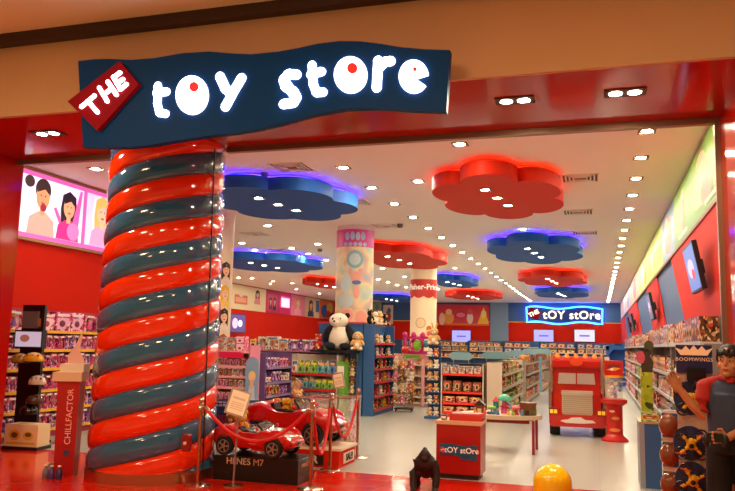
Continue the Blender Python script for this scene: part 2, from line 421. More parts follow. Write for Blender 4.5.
# ------------------------------------------------------- posters and screens
def ink(h, e=0): return mat(('lit_' if e else 'ink_')+h, h, .45, emit=e)
def shape_pts(s):
    if s[0] == 'e': return circle(s[1], s[2], s[3], s[4], 24)
    if s[0] == 'r': return [(s[1], s[2]), (s[3], s[2]), (s[3], s[4]), (s[1], s[4])]
    return s[1]
def picture(mb, w, h, shapes, mats, e=0, y0=0):
    """Flat inks printed one over another on a sheet w x h whose lower edge is z = 0, facing -y."""
    for k, s in enumerate(shapes):
        m = ink(s[-1], e)
        if m not in mats: mats.append(m)
        mb.prism([((u-.5)*w, v*h) for u, v in shape_pts(s)], y0-.0012*(k+1), y0-.0012*k, mats.index(m))
def poster(name, loc, rz, w, h, base, shapes, label, cat='poster', e=0, frame=None, group=None, th=.03):
    mats = [ink(base, e)]; mb = MB().box(-w/2, w/2, 0, th, 0, h, 0)
    picture(mb, w, h, shapes, mats, e)
    o = mb.build(name, mats, loc=loc); o.rotation_euler = (0, 0, rz); tag(o, label, cat, group)
    if frame:
        m = MB(); f = .05
        m.box(-w/2-f, w/2+f, -.02, th, -f, 0); m.box(-w/2-f, w/2+f, -.02, th, h, h+f); m.box(-w/2-f, -w/2, -.02, th, 0, h); m.box(w/2, w/2+f, -.02, th, 0, h)
        m.build('frame', frame, o)
    return o
def bust(cx, by, s, skin, hair, top, long=True, ar=1.0):
    """A plain printed head and shoulders; ar corrects for the sheet's proportions."""
    w = s*ar
    L = []
    if long: L.append(('p', [(cx-.21*w, by+.25*s), (cx-.24*w, by+.62*s), (cx-.2*w, by+.9*s), (cx, by+1.0*s), (cx+.2*w, by+.9*s), (cx+.24*w, by+.62*s), (cx+.21*w, by+.25*s)], hair))
    else: L.append(('e', cx, by+.78*s, .19*w, .2*s, hair))
    L += [('p', [(cx-.34*w, by), (cx-.3*w, by+.28*s), (cx-.1*w, by+.4*s), (cx+.1*w, by+.4*s), (cx+.3*w, by+.28*s), (cx+.34*w, by)], top),
          ('p', [(cx-.06*w, by+.34*s), (cx-.06*w, by+.5*s), (cx+.06*w, by+.5*s), (cx+.06*w, by+.34*s)], skin), ('e', cx, by+.66*s, .165*w, .215*s, skin),
          ('p', [(cx-.15*w, by+.72*s), (cx-.12*w, by+.9*s), (cx+.12*w, by+.9*s), (cx+.15*w, by+.72*s), (cx+.04*w, by+.8*s)], hair),
          ('e', cx-.055*w, by+.68*s, .016*w, .016*s, '3a2018'), ('e', cx+.055*w, by+.68*s, .016*w, .016*s, '3a2018'), ('e', cx, by+.55*s, .05*w, .02*s, 'c8405a')]
    return L
# the big pink light box on the near red wall: two laughing girls and a blonde doll
LBY0, LBY1 = 9.72, 13.0
W = LBY1-LBY0; H = 1.12
sh = [('r', .0, .0, 1, 1, 'd860b0'), ('r', .03, .07, .51, .93, 'e8e4fa'), ('r', .54, .07, .80, .93, 'f2d0ea'), ('r', .83, .07, .97, .93, 'e6c8f0')]
sh += [('e', .09, .84, .035, .09, '2a1810')] + bust(.19, .07, .88, 'd88a60', '2a1810', 'ff9a8c', False, .34) + [('e', .195, .49, .022, .06, '8a2030'), ('p', [(.27, .52), (.29, .55), (.36, .28), (.33, .26)], 'e85a9a')]
sh += bust(.39, .07, .78, 'e0a078', '1c1018', 'd02a80', True, .34) + [('p', [(.40, .14), (.46, .08), (.49, .9), (.47, .9)], 'e05aa8'), ('e', .43, .22, .05, .14, 'e878b8')]
sh += bust(.67, .07, .86, 'f0c09a', 'e8b860', 'f0a0c8', True, .34)
sh += bust(.90, .07, .7, 'f0c09a', 'd8a050', 'c060b0', True, .3)
poster('poster_lightbox', (-8.95, (LBY0+LBY1)/2, 3.22), PI/2, W, H, 'e070b8', sh, 'glowing pink light box poster of laughing girls and a blonde doll on red wall', 'poster', e=.55, frame=mat('lightbox_frame', 'b08050', .4), th=.04)
# far picture wall beyond the dolls
def left_poster(x0, x1, base, shapes, label, e=0, z0=3.15, z1=4.35):
    a = at(x0, 300, X=-16.85).y; b = at(x1, 300, X=-16.85).y; b = min(b, YB-.1)
    poster('wall_poster', (-16.85, (a+b)/2, z0), PI/2, b-a-.02, z1-z0, base, shapes, label, e=e, group='posters on the far picture wall')
left_poster(212, 266, 'f0dcb0', [('e', .2, .62, .14, .3, 'e8c890'), ('r', .38, .22, .62, .6, 'd07058'), ('r', .4, .3, .6, .5, 'e8a078'), ('e', .5, .6, .04, .08, 'f0d0b0')] + bust(.82, .3, .62, 'e8b088', '3a2018', 'e88a90', True, .3), 'pale cream poster with a pink picnic scene beside the striped column')
left_poster(266, 279, 'c81858', [('r', .12, .1, .88, .85, 'd83070')] + bust(.35, .15, .55, 'e8b890', '30181c', '702040', True, .7) + bust(.65, .12, .6, 'e8b890', '5a2c18', '302028', True, .7), 'magenta poster of two fashion dolls next to glowing pink panel')
left_poster(279, 291, 'd81868', [('r', .15, .3, .95, .85, 'f070c0')], 'hot pink poster around the glowing square panel')
poster('glow_sign', (-16.80, (at(281.5, 300, X=-16.8).y+at(290, 300, X=-16.8).y)/2, 3.55), PI/2, 1.1, .5, 'ff9ae0', [('r', .3, .3, .7, .7, 'ffd0f4')], 'small glowing pink square panel on the magenta poster', 'sign', e=1.4)
left_poster(291, 305, 'e87898', bust(.5, .04, .9, 'f0c098', 'd89048', 'f0a0b0', True, .8), 'rose pink poster of a single doll face with fair hair')
left_poster(305, 320, 'd8b088', bust(.4, .04, .85, 'e0a880', '20141c', '203058', True, .7) + [('r', .72, .3, .95, .9, '4068a8')], 'poster of a dark haired figure beside a blue shape')
left_poster(320, 334, 'e87030', [('e', .35, .4, .25, .35, '2c5a9a'), ('e', .7, .6, .22, .3, 'f0c040'), ('e', .6, .25, .2, .2, 'c02828')], 'orange poster with blue and yellow blobs at the wall end')
# back wall posters
def back_poster(x0, x1, y0, y1, base, shapes, label, z=None):
    a = at(x0, 315, Y=YB-.1); b = at(x1, 315, Y=YB-.1); zt = at(x0, y0, Y=YB-.1).z; zb = at(x0, y1, Y=YB-.1).z
    poster('wall_poster', ((a.x+b.x)/2, YB-.1, zb), 0, b.x-a.x, min(zt, ZC-.02)-zb, base, shapes, label)
back_poster(437, 489, 304.5, 325, 'd8383c', [('r', 0, 0, 1, .1, 'e87028'), ('e', .23, .35, .1, .3, 'f0a040'), ('e', .23, .65, .06, .14, 'f8c8a0'), ('e', .46, .5, .11, .17, 'b02050'), ('e', .46, .5, .09, .12, 'f07090'), ('e', .64, .35, .06, .28, 'f0d8c0'), ('e', .64, .66, .05, .14, 'e05060'), ('p', [(.78, .08), (.9, .9), (1, .08)], 'f8c030'), ('e', .9, .55, .05, .2, 'fae080'), ('e', .1, .3, .06, .3, 'f8c8a0')], 'wide red and orange cartoon poster high on the back wall')
back_poster(373, 381, 299, 322, '9ab880', [('e', .5, .4, .3, .25, 'e09040'), ('e', .5, .75, .25, .15, '6890c0')], 'narrow green poster on the back wall beside the pastel column')
back_poster(383, 393, 305, 324, 'e0d8b8', [('e', .5, .4, .3, .3, 'b83a2a'), ('e', .6, .7, .2, .15, '4a6aa8')], 'cream and rust poster on the back wall between the columns')
# neon sign on the back wall
na = at(526.5, 315, Y=YB-.1); nb = at(602.5, 315, Y=YB-.1); nzt = at(560, 305, Y=YB-.1).z; nzb = at(560, 324.5, Y=YB-.1).z
NW, NH = nb.x-na.x, nzt-nzb
neon = root('neon_sign', ((na.x+nb.x)/2, YB-.1, nzb), 0, 'blue neon outlined shop name sign high on the blue back wall', 'sign')
def wav(t): return .06*math.sin(t*2*PI*1.6+.4)
edge = [((t-.5)*NW, NH*(.86+wav(t))) for t in [i/24 for i in range(25)]] + [((t-.5)*NW*.985, NH*(.08+wav(t))) for t in [1-i/24 for i in range(25)]]
MB().prism(edge, 0, .08).build('sign_board', mat('neon_board', '14407a', .4), neon)
MB().tube([(x, -.03, z) for x, z in edge], .045, closed=True).build('neon_tube', mat('neon_blue', '3aa0ff', emit=7, ecol='2a80ff'), neon)
text('lettering', 'tOY stOre', NW*.155, mat('neon_letters', 'f8dcb8', emit=1.4), neon, (.45, -.02, NH*.47), fat=.012, space=1.1)
pq = MB().prism([(-.45, -.1), (.22, -.42), (.45, .12), (-.2, .42)], -.08, -.02).build('plaque', PLAQ, neon, loc=(-NW*.40, 0, NH*.55))
text('plaque_letter', 'THE', .36, mat('neon_letters', 'f8dcb8', emit=.9), pq, (0, -.09, 0), (PI/2, R(-26), 0), fat=.012)

def tv(loc, rz, w, h, screen, label, tilt=0, e=1.0, shapes=()):
    t = root('wall_tv', loc, 0, label, 'television', 'wall mounted screens', rot=(tilt, 0, rz))
    MB().box(-w/2, w/2, 0, .06, 0, h, 0, .01).build('tv_case', BLACK, t)
    mats = [ink(screen, e)]; mb = MB().box(-w/2+.03, w/2-.03, -.004, 0, .03, h-.03, 0)
    k = []
    for i, s in enumerate(shapes):
        m = ink(s[-1], e); mats.append(m); mb.prism([((u-.5)*(w-.06), .03+v*(h-.06)) for u, v in shape_pts(s)], -.005-.001*i, -.004, len(mats)-1)
    mb.build('screen', mats, t); MB().box(-.1, .1, .06, .14, h*.35, h*.65).build('bracket', BLACK, t)
def back_tv(x, y, lab, scr='8a8ad8'):
    p = at(x, y, Y=YB-.3); tv((p.x, YB-.2, p.z-.4), 0, 1.25, .78, scr, lab, e=.9, shapes=[('r', .25, .42, .75, .56, '5050a0')])
back_tv(461, 336, 'small lilac TV screen on red band below the cartoon poster')
back_tv(543.5, 335.5, 'small lilac TV screen on red band below the neon sign start')
back_tv(584.5, 335.5, 'small pale TV screen on red band below the neon sign end', 'a8a8b8')
for i, (yc, zc, sc) in enumerate([(32.9, 2.0, '504078'), (45.4, 2.0, '3a50a8')]):
    tv((-16.6, yc, zc), PI/2-.25, 1.3, .9, sc, ['tilted TV screen on red wall beside the striped column', 'blue tilted TV screen on red wall behind the giant panda'][i], e=.6, shapes=[('e', .4, .5, .16, .3, 'd8b0c8' if i == 0 else 'd06878'), ('e', .7, .5, .12, .2, 'e8e0f0')])
# ----------------------------------------------------- TV wall on the aisle side
XR = 1.41
def right_panel(poly, label_i):
    o = MB().prism(poly, XR-.03, XR, 0, 'x').build(f'trim_{label_i}', REDW); o['kind'] = 'structure'
right_panel([(YO+.2, 2.0), (13.2, 2.0), (15.4, 3.34), (YO+.2, 3.34)], 10)
right_panel([(17.0, 2.0), (20.6, 2.0), (23.0, 3.34), (19.2, 3.34)], 11)
right_panel([(26, 2.0), (33, 2.0), (36, 3.34), (29, 3.34)], 12)
right_panel([(39, 2.0), (46, 2.0), (48, 3.34), (42, 3.34)], 13)
struct('trim_14', MB().box(XR-.05, XR, YO+.2, YB-.1, 3.34, 3.39), mat('panel_ledge', '8a5a30', .5))
def tvr(yc, zc, lab, scr, e=.5):
    tv((XR-.16, yc, zc), -PI/2, 1.05, .62, scr, lab, tilt=.18, e=e, shapes=[('e', .45, .5, .3, .22, 'b8b0d0'), ('e', .6, .35, .14, .12, 'c04058')] if e > .3 else ())
tvr(10.55, 2.36, 'large TV screen tilted down from the red panel closest to the entrance', '5878b8', .7)
tvr(18.9, 2.3, 'TV screen tilted from the second red panel', '707890', .35)
tvr(28.6, 2.25, 'dark TV screen on the third red panel, first of a pair', '202028', .05)
tvr(31.8, 2.25, 'dark TV screen on the third red panel, second of a pair', '202028', .05)
def right_poster(y0, y1, base, shapes, label, z0=3.4, z1=4.36):
    poster('wall_poster', (XR-.03, (y0+y1)/2, z0), -PI/2, y1-y0-.02, z1-z0, base, shapes, label, group='posters above the TV wall')
leaf = [('r', 0, 0, 1, .4, '5a9a2c'), ('e', .62, .5, .14, .34, 'e8a868'), ('e', .62, .78, .07, .13, 'f0c898'), ('e', .56, .35, .1, .18, 'f0d060'), ('e', .70, .3, .09, .2, 'd86040'), ('e', .25, .45, .04, .3, 'c86a30'), ('e', .25, .76, .03, .09, 'e8b080'), ('r', .14, .08, .34, .14, 'd8e8b0'), ('r', .68, .08, .96, .14, 'd8e8b0')]
right_poster(YO+.2, 14.6, '7ab43a', leaf, 'green poster of a laughing figure with toys above the first TV')
right_poster(14.6, 17.2, '7a98b8', [('e', .5, .5, .3, .4, 'c87a68'), ('e', .4, .7, .15, .2, 'e8c0a0')], 'blue grey poster with a pink figure beside the green poster')
right_poster(17.2, 22.0, 'b8d02c', [('e', .3, .4, .08, .3, 'e8e8a0'), ('e', .6, .4, .1, .35, '90b030'), ('r', .1, .05, .9, .2, 'e0e070')], 'lime yellow poster above the second red panel')
right_poster(22.0, 27.0, 'd8d850', [('e', .4, .5, .2, .4, 'f0f0c0'), ('e', .75, .4, .1, .3, 'c0a030')], 'pale yellow poster above the blue gap past the lime poster')
right_poster(27.0, 33.0, 'd8b090', [('e', .5, .5, .2, .4, 'a06080')], 'tan poster above the third red panel')
right_poster(33.0, 40.0, 'c8a0a8', [('e', .5, .5, .2, .4, '7088b0')], 'dusty pink poster past the tan poster')
right_poster(40.0, 48.0, 'b0b0b8', [('e', .5, .5, .2, .4, 'c08050')], 'grey poster at the back end of the TV wall')
# ------------------------------------------------------------ stock on shelves
PAL = {'pink': ['d8487c', 'f08ab0', 'f8d4dc', 'a83060', 'f4e4d8', '5c2030'], 'magenta': ['b01c5c', 'e04890', 'f0b0d0', '701840', 'f8e0e0', '301020'],
       'red': ['b01c14', 'd84830', 'f0c0a0', '701008', 'f0d860', '301008'], 'orange': ['d0701c', 'e8a040', 'f8e0b0', 'a03010', '703008', 'f8f0e0'],
       'yellow': ['e0b020', 'f0d860', 'c84020', 'f8f0c0', '806010', '2c5a98'], 'blue': ['2850a0', '5888c8', 'd0d8e8', '183060', 'e0b040', 'c03028'],
       'purple': ['5c2c80', '9058b0', 'd8c0e0', '301848', 'e878b0', 'f0e0d0'], 'green': ['4a8c30', '88b850', 'e0e8b0', '285018', 'f0d040', 'c85020'],
       'white': ['e4d8c4', 'f4ece0', 'b09878', 'c85040', '5878a0', '303030'], 'brown': ['5c3420', '8c5834', 'd0a878', '301810', 'c8402c', 'e8d0a0'],
       'black': ['1c1a20', '383440', '8c2018', 'd0a030', 'c8c0b0', '502060'], 'teal': ['2c8088', '60b0b0', 'e0f0e0', '185058', 'f0a040', 'c83050']}
def pm(c): return print_mat('print_'+c, PAL[c])
def solid(c, i=0): return mat('card_'+PAL[c][i], PAL[c][i], .4)
DRESS = ['f0b0d0', '7848a0', 'e04070', '48a0c0', 'f0d060', 'e86040']
PM = {}
def product(kind, c):
    """Unit sized package (1 x 1 x 1, origin under its middle, front to -y)."""
    if (kind, c) in PM: return PM[kind, c]
    b = MB()
    if kind == 'doll_box':
        b.box(-.5, .5, -.1, .5, 0, 1, 0)
        b.box(-.5, -.38, -.5, -.1, 0, 1, 0); b.box(.38, .5, -.5, -.1, 0, 1, 0); b.box(-.38, .38, -.5, -.1, 0, .14, 0); b.box(-.38, .38, -.5, -.1, .82, 1, 0)
        b.box(-.38, .38, -.13, -.1, .14, .82, 1)
        b.ball((0, -.28, .68), (.12, .13, .09), 2, 8, 6); b.ball((0, -.22, .7), (.16, .13, .12), 3, 8, 6)
        b.lathe([(.2, .2), (.1, .5), (.07, .6)], 8, 4, (0, -.28, 0)); b.box(-.3, .3, -.505, -.5, .86, .96, 5)
        ms = [pm(c), solid(c, 2), SKIN, solid('brown' if c != 'pink' else 'yellow', 0), mat('dress_'+c, DRESS[len(PM) % 6], .6), solid('white', 1)]
    elif kind == 'boxed_game':
        b.box(-.5, .5, -.5, .5, 0, 1, 0, .02); b.box(-.505, .505, -.51, .5, .0, .06, 1)
        b.prism(circle(0, .52, .3, .3, 14), -.508, -.5, 2); b.box(-.42, .42, -.51, -.5, .8, .93, 3); b.ball((0, -.5, .5), (.16, .03, .2), 1, 8, 6)
        ms = [pm(c), solid(c, 3), solid(c, 2), solid(c, 4)]
    elif kind == 'blister_pack':
        b.prism([(-.5, 0), (.5, 0), (.5, .9), (.2, 1), (-.2, 1), (-.5, .9)], .36, .46, 0)
        b.box(-.36, .36, -.4, .36, .08, .56, 1, .06); b.ball((0, -.38, .32), (.22, .14, .18), 3, 8, 6); b.box(-.4, .4, .35, .36, .64, .82, 2)
        ms = [pm(c), solid(c, 1), solid(c, 4), solid(c, 3)]
    elif kind == 'toy_carton':
        b.box(-.5, .5, -.5, .5, 0, 1, 0); b.prism([(-.4, .1), (.15, .1), (.4, .45), (.4, .7), (-.4, .7)], -.508, -.5, 1)
        b.ball((-.05, -.5, .4), (.22, .05, .18), 2, 8, 6); b.box(-.4, .4, -.508, -.5, .78, .92, 3); b.box(-.5, .5, -.02, .02, 1, 1.008, 2)
        ms = [pm(c), solid(c, 2), solid(c, 3), solid(c, 4)]
    elif kind == 'toy_tub':
        b.lathe([(.4, 0), (.48, .05), (.48, .8), (.44, .82)], 14, 0); b.lathe([(.5, .82), (.5, .95), (.2, 1)], 14, 1)
        ms = [pm(c), solid(c, 1)]
    me = b.mesh(kind, ms, kind == 'toy_tub'); PM[kind, c] = me
    return me
KW = {'doll_box': ('boxed doll', 'boxed doll'), 'boxed_game': ('boxed game', 'game'), 'blister_pack': ('carded toy', 'toy'), 'toy_carton': ('toy carton', 'toy box'), 'toy_tub': ('toy tub', 'toy tub')}
PLM = {}
PLC = {'yellow': (GOLD, GOLD, 'c89010'), 'brown': (BROWNP, BEIGEP, '30180c'), 'beige': (BEIGEP, WHITEP, '503018'), 'white': (WHITEP, WHITEP, '181818'), 'black': (BLACKP, BEIGEP, 'f0f0f0'), 'pink': (PINKP, WHITEP, '401820'),
       'red': (REDP, BEIGEP, '181010'), 'orange': (ORANGEP, WHITEP, '301808'), 'blue': (BLUEP, WHITEP, '101828')}
def plush_mesh(c, ears='round'):
    """A sitting soft toy 1 unit tall, facing -y."""
    if (c, ears) in PLM: return PLM[c, ears]
    b = MB()
    b.ball((0, 0, .27), (.22, .19, .27), 0); b.ball((0, -.06, .25), (.15, .15, .18), 1)
    b.ball((0, -.02, .7), (.22, .19, .2), 0); b.ball((0, -.18, .65), (.1, .09, .08), 1); b.ball((0, -.26, .68), (.035, .03, .028), 2, 8, 6)
    for s in (-1, 1):
        b.ball((.08*s, -.17, .75), (.028, .02, .03), 2, 8, 6)
        if ears == 'round': b.ball((.17*s, .0, .87), (.085, .04, .085), 0, 10, 6); b.ball((.17*s, -.03, .87), (.05, .02, .05), 1, 8, 6)
        elif ears == 'long': b.ball((.1*s, 0, 1.0), (.05, .035, .2), 0, 10, 6, Matrix.Rotation(.25*s, 3, 'Y'))
        else: b.ball((.21*s, -.02, .68), (.05, .07, .15), 0, 10, 6, Matrix.Rotation(-.3*s, 3, 'Y'))
        b.ball((.24*s, -.07, .38), (.08, .09, .17), 0, 10, 6, Matrix.Rotation(-.55*s, 3, 'Y'))
        b.ball((.16*s, -.2, .09), (.09, .19, .09), 0, 10, 6, Matrix.Rotation(-.35*s, 3, 'Z')); b.ball((.22*s, -.36, .1), (.07, .03, .075), 1, 8, 6)
    a, e, d = PLC[c]
    PLM[c, ears] = b.mesh('plush_toy', [a, e, mat('plush_dot_'+d, d, .4)], True)
    return PLM[c, ears]
def plush(loc, rz, s, c, ears, label, group=None, rot=None):
    o = bpy.data.objects.new('plush_toy', plush_mesh(c, ears)); C.objects.link(o)
    o.location = loc; o.rotation_euler = rot or (0, 0, rz); o.scale = (s, s, s)
    return tag(o, label, 'soft toy', group)

def rack(name, loc, rz, L, D, H, shelves, label, body, shelf_m, rail_m, back=None, cat='shelf unit', group=None, rail=.035, sides=True, side_h=0):
    """Shop shelving: local x along its length, front edge at y = 0 facing -y."""
    t = root(name, loc, rz, label, cat, group)
    t['zs'] = 0; del t['zs']
    MB().box(0, L, D-.03, D, .0, H).build('back_panel', back or body, t)
    if sides:
        for x in (0, L-.03): MB().box(x, x+.03, .03, D-.03, 0, side_h or H).build('side_panel', body, t)
    MB().box(.03, L-.03, .05, D-.03, 0, .1).build('plinth', body, t)
    for z in shelves:
        s = MB().box(.03, L-.03, 0.01, D-.03, z-.03, z).build('shelf', shelf_m, t)
        MB().box(.03, L-.03, -.008, .01, z-rail-.005, z+.006).build('price_rail', rail_m, s)
    return t
def fill(t, L, z, iz, kinds, cols, w, h, d, end, phrase, gap=.012, y=.02, x0=.05, x1=None, jit=.12, group=None, rows=1, skip=None):
    """Stand packages along one shelf of rack t; iz names the shelf, end the end the count starts from."""
    rz = t.rotation_euler.z; cz, sz = math.cos(rz), math.sin(rz)
    base = t.location; x1 = x1 or L-.05
    spots = []; x = x0
    while True:
        ww = w*rnd.uniform(1-jit, 1+jit)
        if x+ww > x1: break
        spots.append((x+ww/2, ww)); x += ww+gap
    run = 0
    ordered = spots if end[1] else spots[::-1]
    kind, c = None, None
    for i, (xc, ww) in enumerate(ordered):
        if run <= 0: kind = rnd.choice(kinds); c = rnd.choice(cols); run = rnd.choice([1, 1, 2, 3]); hh = h*rnd.uniform(.8, 1)
        run -= 1
        for r in range(rows):
            o = bpy.data.objects.new(kind, product(kind, c)); C.objects.link(o)
            ly = y+d/2
            o.location = (base.x + cz*xc - sz*ly, base.y + sz*xc + cz*ly, base.z+z+.001+r*(hh+.002))
            o.rotation_euler = (0, 0, rz + (rnd.uniform(-.02, .02) if rows == 1 and gap > .02 else 0)); o.scale = (ww*.97, d, hh)
            stk = '' if rows == 1 else ['lower ', 'upper '][r]
            tag(o, f'{stk}{c} {KW[kind][0]}, {nth(i+1)} from {end[0]}, {iz} of {phrase}', KW[kind][1], group or f'packages on {phrase}')
SHN = ['bottom shelf', 'second shelf', 'third shelf', 'fourth shelf', 'fifth shelf', 'sixth shelf', 'seventh shelf']
def zy(x, y, Y): return at(x, y, Y=Y).z
def xy(x, y, Y): return at(x, y, Y=Y).x
ENT, COLM = ('entrance', True), ('column end', True)
PINKC = mat('pink_laminate', 'd88098', .5); PURP = mat('purple_laminate', '6a4a80', .5); WOODC = mat('pale_laminate', 'dcc8a8', .5)
GREYS = mat('grey_shelf', 'b0a898', .5); REDR = mat('red_rail', 'c02018', .4); BLUEL = mat('blue_laminate', '2f5f96', .45); LTB = mat('light_blue_laminate', '6a98b8', .5)

# A: doll rack on the near red wall
t = rack('doll_rack', (-8.5, 9.25, 0), PI/2, 3.45, .46, 2.05, ZA := [.14, .45, .76, 1.1, 1.4, 1.70], 'yellow railed doll shelving on the red wall under the pink light box', mat('doll_rack_body', 'a83050', .5), mat('doll_shelf', 'd89070', .5), YEL, cat='shelf unit')
for i, z in enumerate(ZA):
    fill(t, 3.45, z, SHN[i], ['doll_box'] if i < 5 else ['toy_carton', 'doll_box'], ['pink', 'magenta', 'red', 'pink', 'purple', 'magenta'], .155 if i < 5 else .34, .25 if i < 5 else .33, .16, ENT, 'yellow railed doll rack')
# G1: pink gondola beyond the striped column
Y1 = 13.7; xa, xb = xy(203, 370, Y1), xy(249, 370, Y1)
zs = [max(.12, zy(230, y, Y1)) for y in (414, 401, 387, 376, 366, 351)]
t = rack('pink_gondola', (xa, Y1, 0), 0, xb-xa, .5, zs[5]+.12, zs, 'pink doll gondola with crowded shelves just past the striped column', PINKC, PINKC, mat('pink_rail', 'e8a8a8', .4), cat='shelf unit')
for i, z in enumerate(zs):
    top = i == 5
    fill(t, xb-xa, z, SHN[i] if not top else 'top', ['doll_box'] if not top else ['toy_carton'], ['pink', 'white', 'magenta', 'pink', 'red'], .11 if not top else .21, .17 if not top else .15, .13 if not top else .2, COLM, 'pink gondola', rows=2 if top else 1)
hd = MB().prism([(-.33, 0), (.33, 0), (.33, .09), (.25, .12), (-.25, .12), (-.33, .09)], -.015, .0).build('header_card', mat('hot_pink_card', 'e01850', .4), t, loc=((xb-xa)*.55, -.01, zy(235, 358, Y1)))
# standee of a plain gowned figure
p = at(252, 404, Y=13.5)
st = root('cardboard_standee', (p.x, 13.45, 0), .2, 'pale blue arched cardboard standee of a gowned figure beside the pink gondola', 'standee')
hh = zy(252, 357, 13.45)
MB().prism([(-.13, 0), (.13, 0), (.13, hh-.12)] + circle(0, hh-.13, .13, .13, 12, 0, PI)[1:-1] + [(-.13, hh-.12)], 0, .02).build('board', mat('standee_blue', '8098b8', .5), st)
MB().box(-.1, .1, .02, .2, 0, .02).build('foot', mat('standee_blue', '8098b8', .5), st)
mts = []; m = MB(); picture(m, 1, 1, [('p', [(-.09+.5, .2), (.09+.5, .2), (.55, .75), (.45, .75)], 'b8c8dc'), ('e', .5, .93, .07, .1, 'e8c060'), ('e', .5, .92, .05, .07, 'e8b890'), ('r', .47, .7, .53, .86, 'e0a880')], mts); m.build('printed_figure', mts, st)
# purple rack running into the shop
X2 = xy(259, 380, 13.95); yend = at(301, 380, X=X2).y
zs = [max(.12, at(262, y, X=X2).z) for y in (411, 397, 383.5, 368)]
YPR = 14.3; yend = min(yend, 15.7)
t = rack('purple_rack', (X2, YPR, 0), PI/2, yend-YPR, .5, zs[3]+.3, zs, 'purple shelf rack running into the shop behind the ride-on cars', PURP, PURP, mat('lilac_rail', '9078a8', .4))
for i, z in enumerate(zs):
    fill(t, yend-YPR, z, SHN[i], ['doll_box', 'toy_tub', 'blister_pack'], ['white', 'red', 'pink', 'purple', 'brown'], .15, .22, .16, ENT, 'purple rack')
# far rack, crosswise
YR = 21.5; xa, xb = xy(214, 345, YR), xy(338, 345, YR)
zs = [zy(270, y, YR) for y in (384, 373, 362, 350)]
t = rack('dark_gondola', (xa, YR, 0), 0, xb-xa, .6, zs[3]+.08, zs, 'long dark gondola below the far picture wall', mat('gondola_dark', '3c2c40', .5), mat('gondola_shelf', '6a4a58', .5), mat('gondola_rail', 'a86878', .4))
for i, z in enumerate(zs):
    fill(t, xb-xa, z, SHN[i], ['toy_carton', 'boxed_game', 'doll_box'], ['pink', 'red', 'magenta', 'pink'] if i < 2 else ['pink', 'purple', 'red', 'white', 'black', 'magenta'], .36, .3 if i < 3 else .42, .3, COLM, 'dark gondola', jit=.25)
MB().box(0, .8, -.02, 0, 0, .16).build('header_card', mat('hot_pink_card', 'e01850', .4), t, loc=(xy(282, 338, YR)-xa, .0, zy(290, 361, YR)))
# G2: blister gondola facing the entrance
YG = 15.8; xa, xb = xy(288, 380, YG), xy(337, 380, YG)
zs = [max(.12, zy(320, y, YG)) for y in (412, 398, 389.5, 374)]
t = rack('blister_gondola', (xa, YG, 0), 0, xb-xa, .5, zs[3]+.42, zs, 'red railed gondola of hanging carded toys under the green topped signs', mat('gondola_white', 'cdbfae', .5), mat('gondola_white', 'cdbfae', .5), REDR)
for i, z in enumerate(zs):
    fill(t, xb-xa, z, SHN[i], ['blister_pack'], ['blue', 'green', 'yellow', 'teal', 'white', 'orange'], .135, [.2, .16, .28, .36][i], .06, COLM, 'blister gondola')
GREENP = mat('lime_green_card', '6aa838', .45)
px_ = xy(340.5, 380, YG)
o = root('green_end_post', (px_, YG, 0), 0, 'green and white end post beside the carded toy gondola', 'post')
MB().box(-.08, .08, 0, .4, 0, zy(340, 362, YG)).build('post', GREENP, o); MB().box(-.075, .075, -.012, 0, zy(340, 380, YG), zy(340, 366, YG)).build('white_card', WHITEP, o)
for k, (x, y, w, lab) in enumerate([(327.5, 356, .42, 'lime green header sign standing on the carded toy gondola'), ]):
    p = at(x, y, Y=YG+.1); zt = zs[3]+.42
    o = root('green_header', (p.x, YG+.42, zt), 0, lab, 'sign'); hb = p.z-zt
    for s in (-1, 1): MB().box(s*w*.3-.01, s*w*.3+.01, 0, .02, 0, max(.05, hb)).build('leg', GREENP, o)
    MB().box(-w/2, w/2, -.01, .03, max(.05, hb), max(.05, hb)+.15, 0, .02).build('board', GREENP, o)
# blue plinth round the pastel column
PX1 = at(361, 416, Z=0); PXL = xy(317, 390, PX1.y); PT = zy(363, 324, PX1.y)
PYB = PX1.y+1.75
t = root('blue_plinth', ((PX1.x+PXL)/2, PX1.y, 0), 0, 'tall blue boxed plinth round the foot of the pastel column', 'plinth')
hw = (PX1.x-PXL)/2
MB().box(-hw, hw, 0, PYB-PX1.y, 0, PT).build('plinth_box', BLUEL, t); MB().box(-hw-.02, hw+.02, -.02, PYB-PX1.y+.02, PT, PT+.04).build('plinth_cap', mat('plinth_cap_red', 'c83848', .5), t)
pz = zy(335, 350, PX1.y-.2)
MB().box(-hw, hw*.9, -.52, 0, pz-.05, pz).build('ledge', BLACK, t); MB().box(hw*.72, hw*.78, -.012, 0, pz-.25, pz+.05).build('green_tag', GREENP, t)
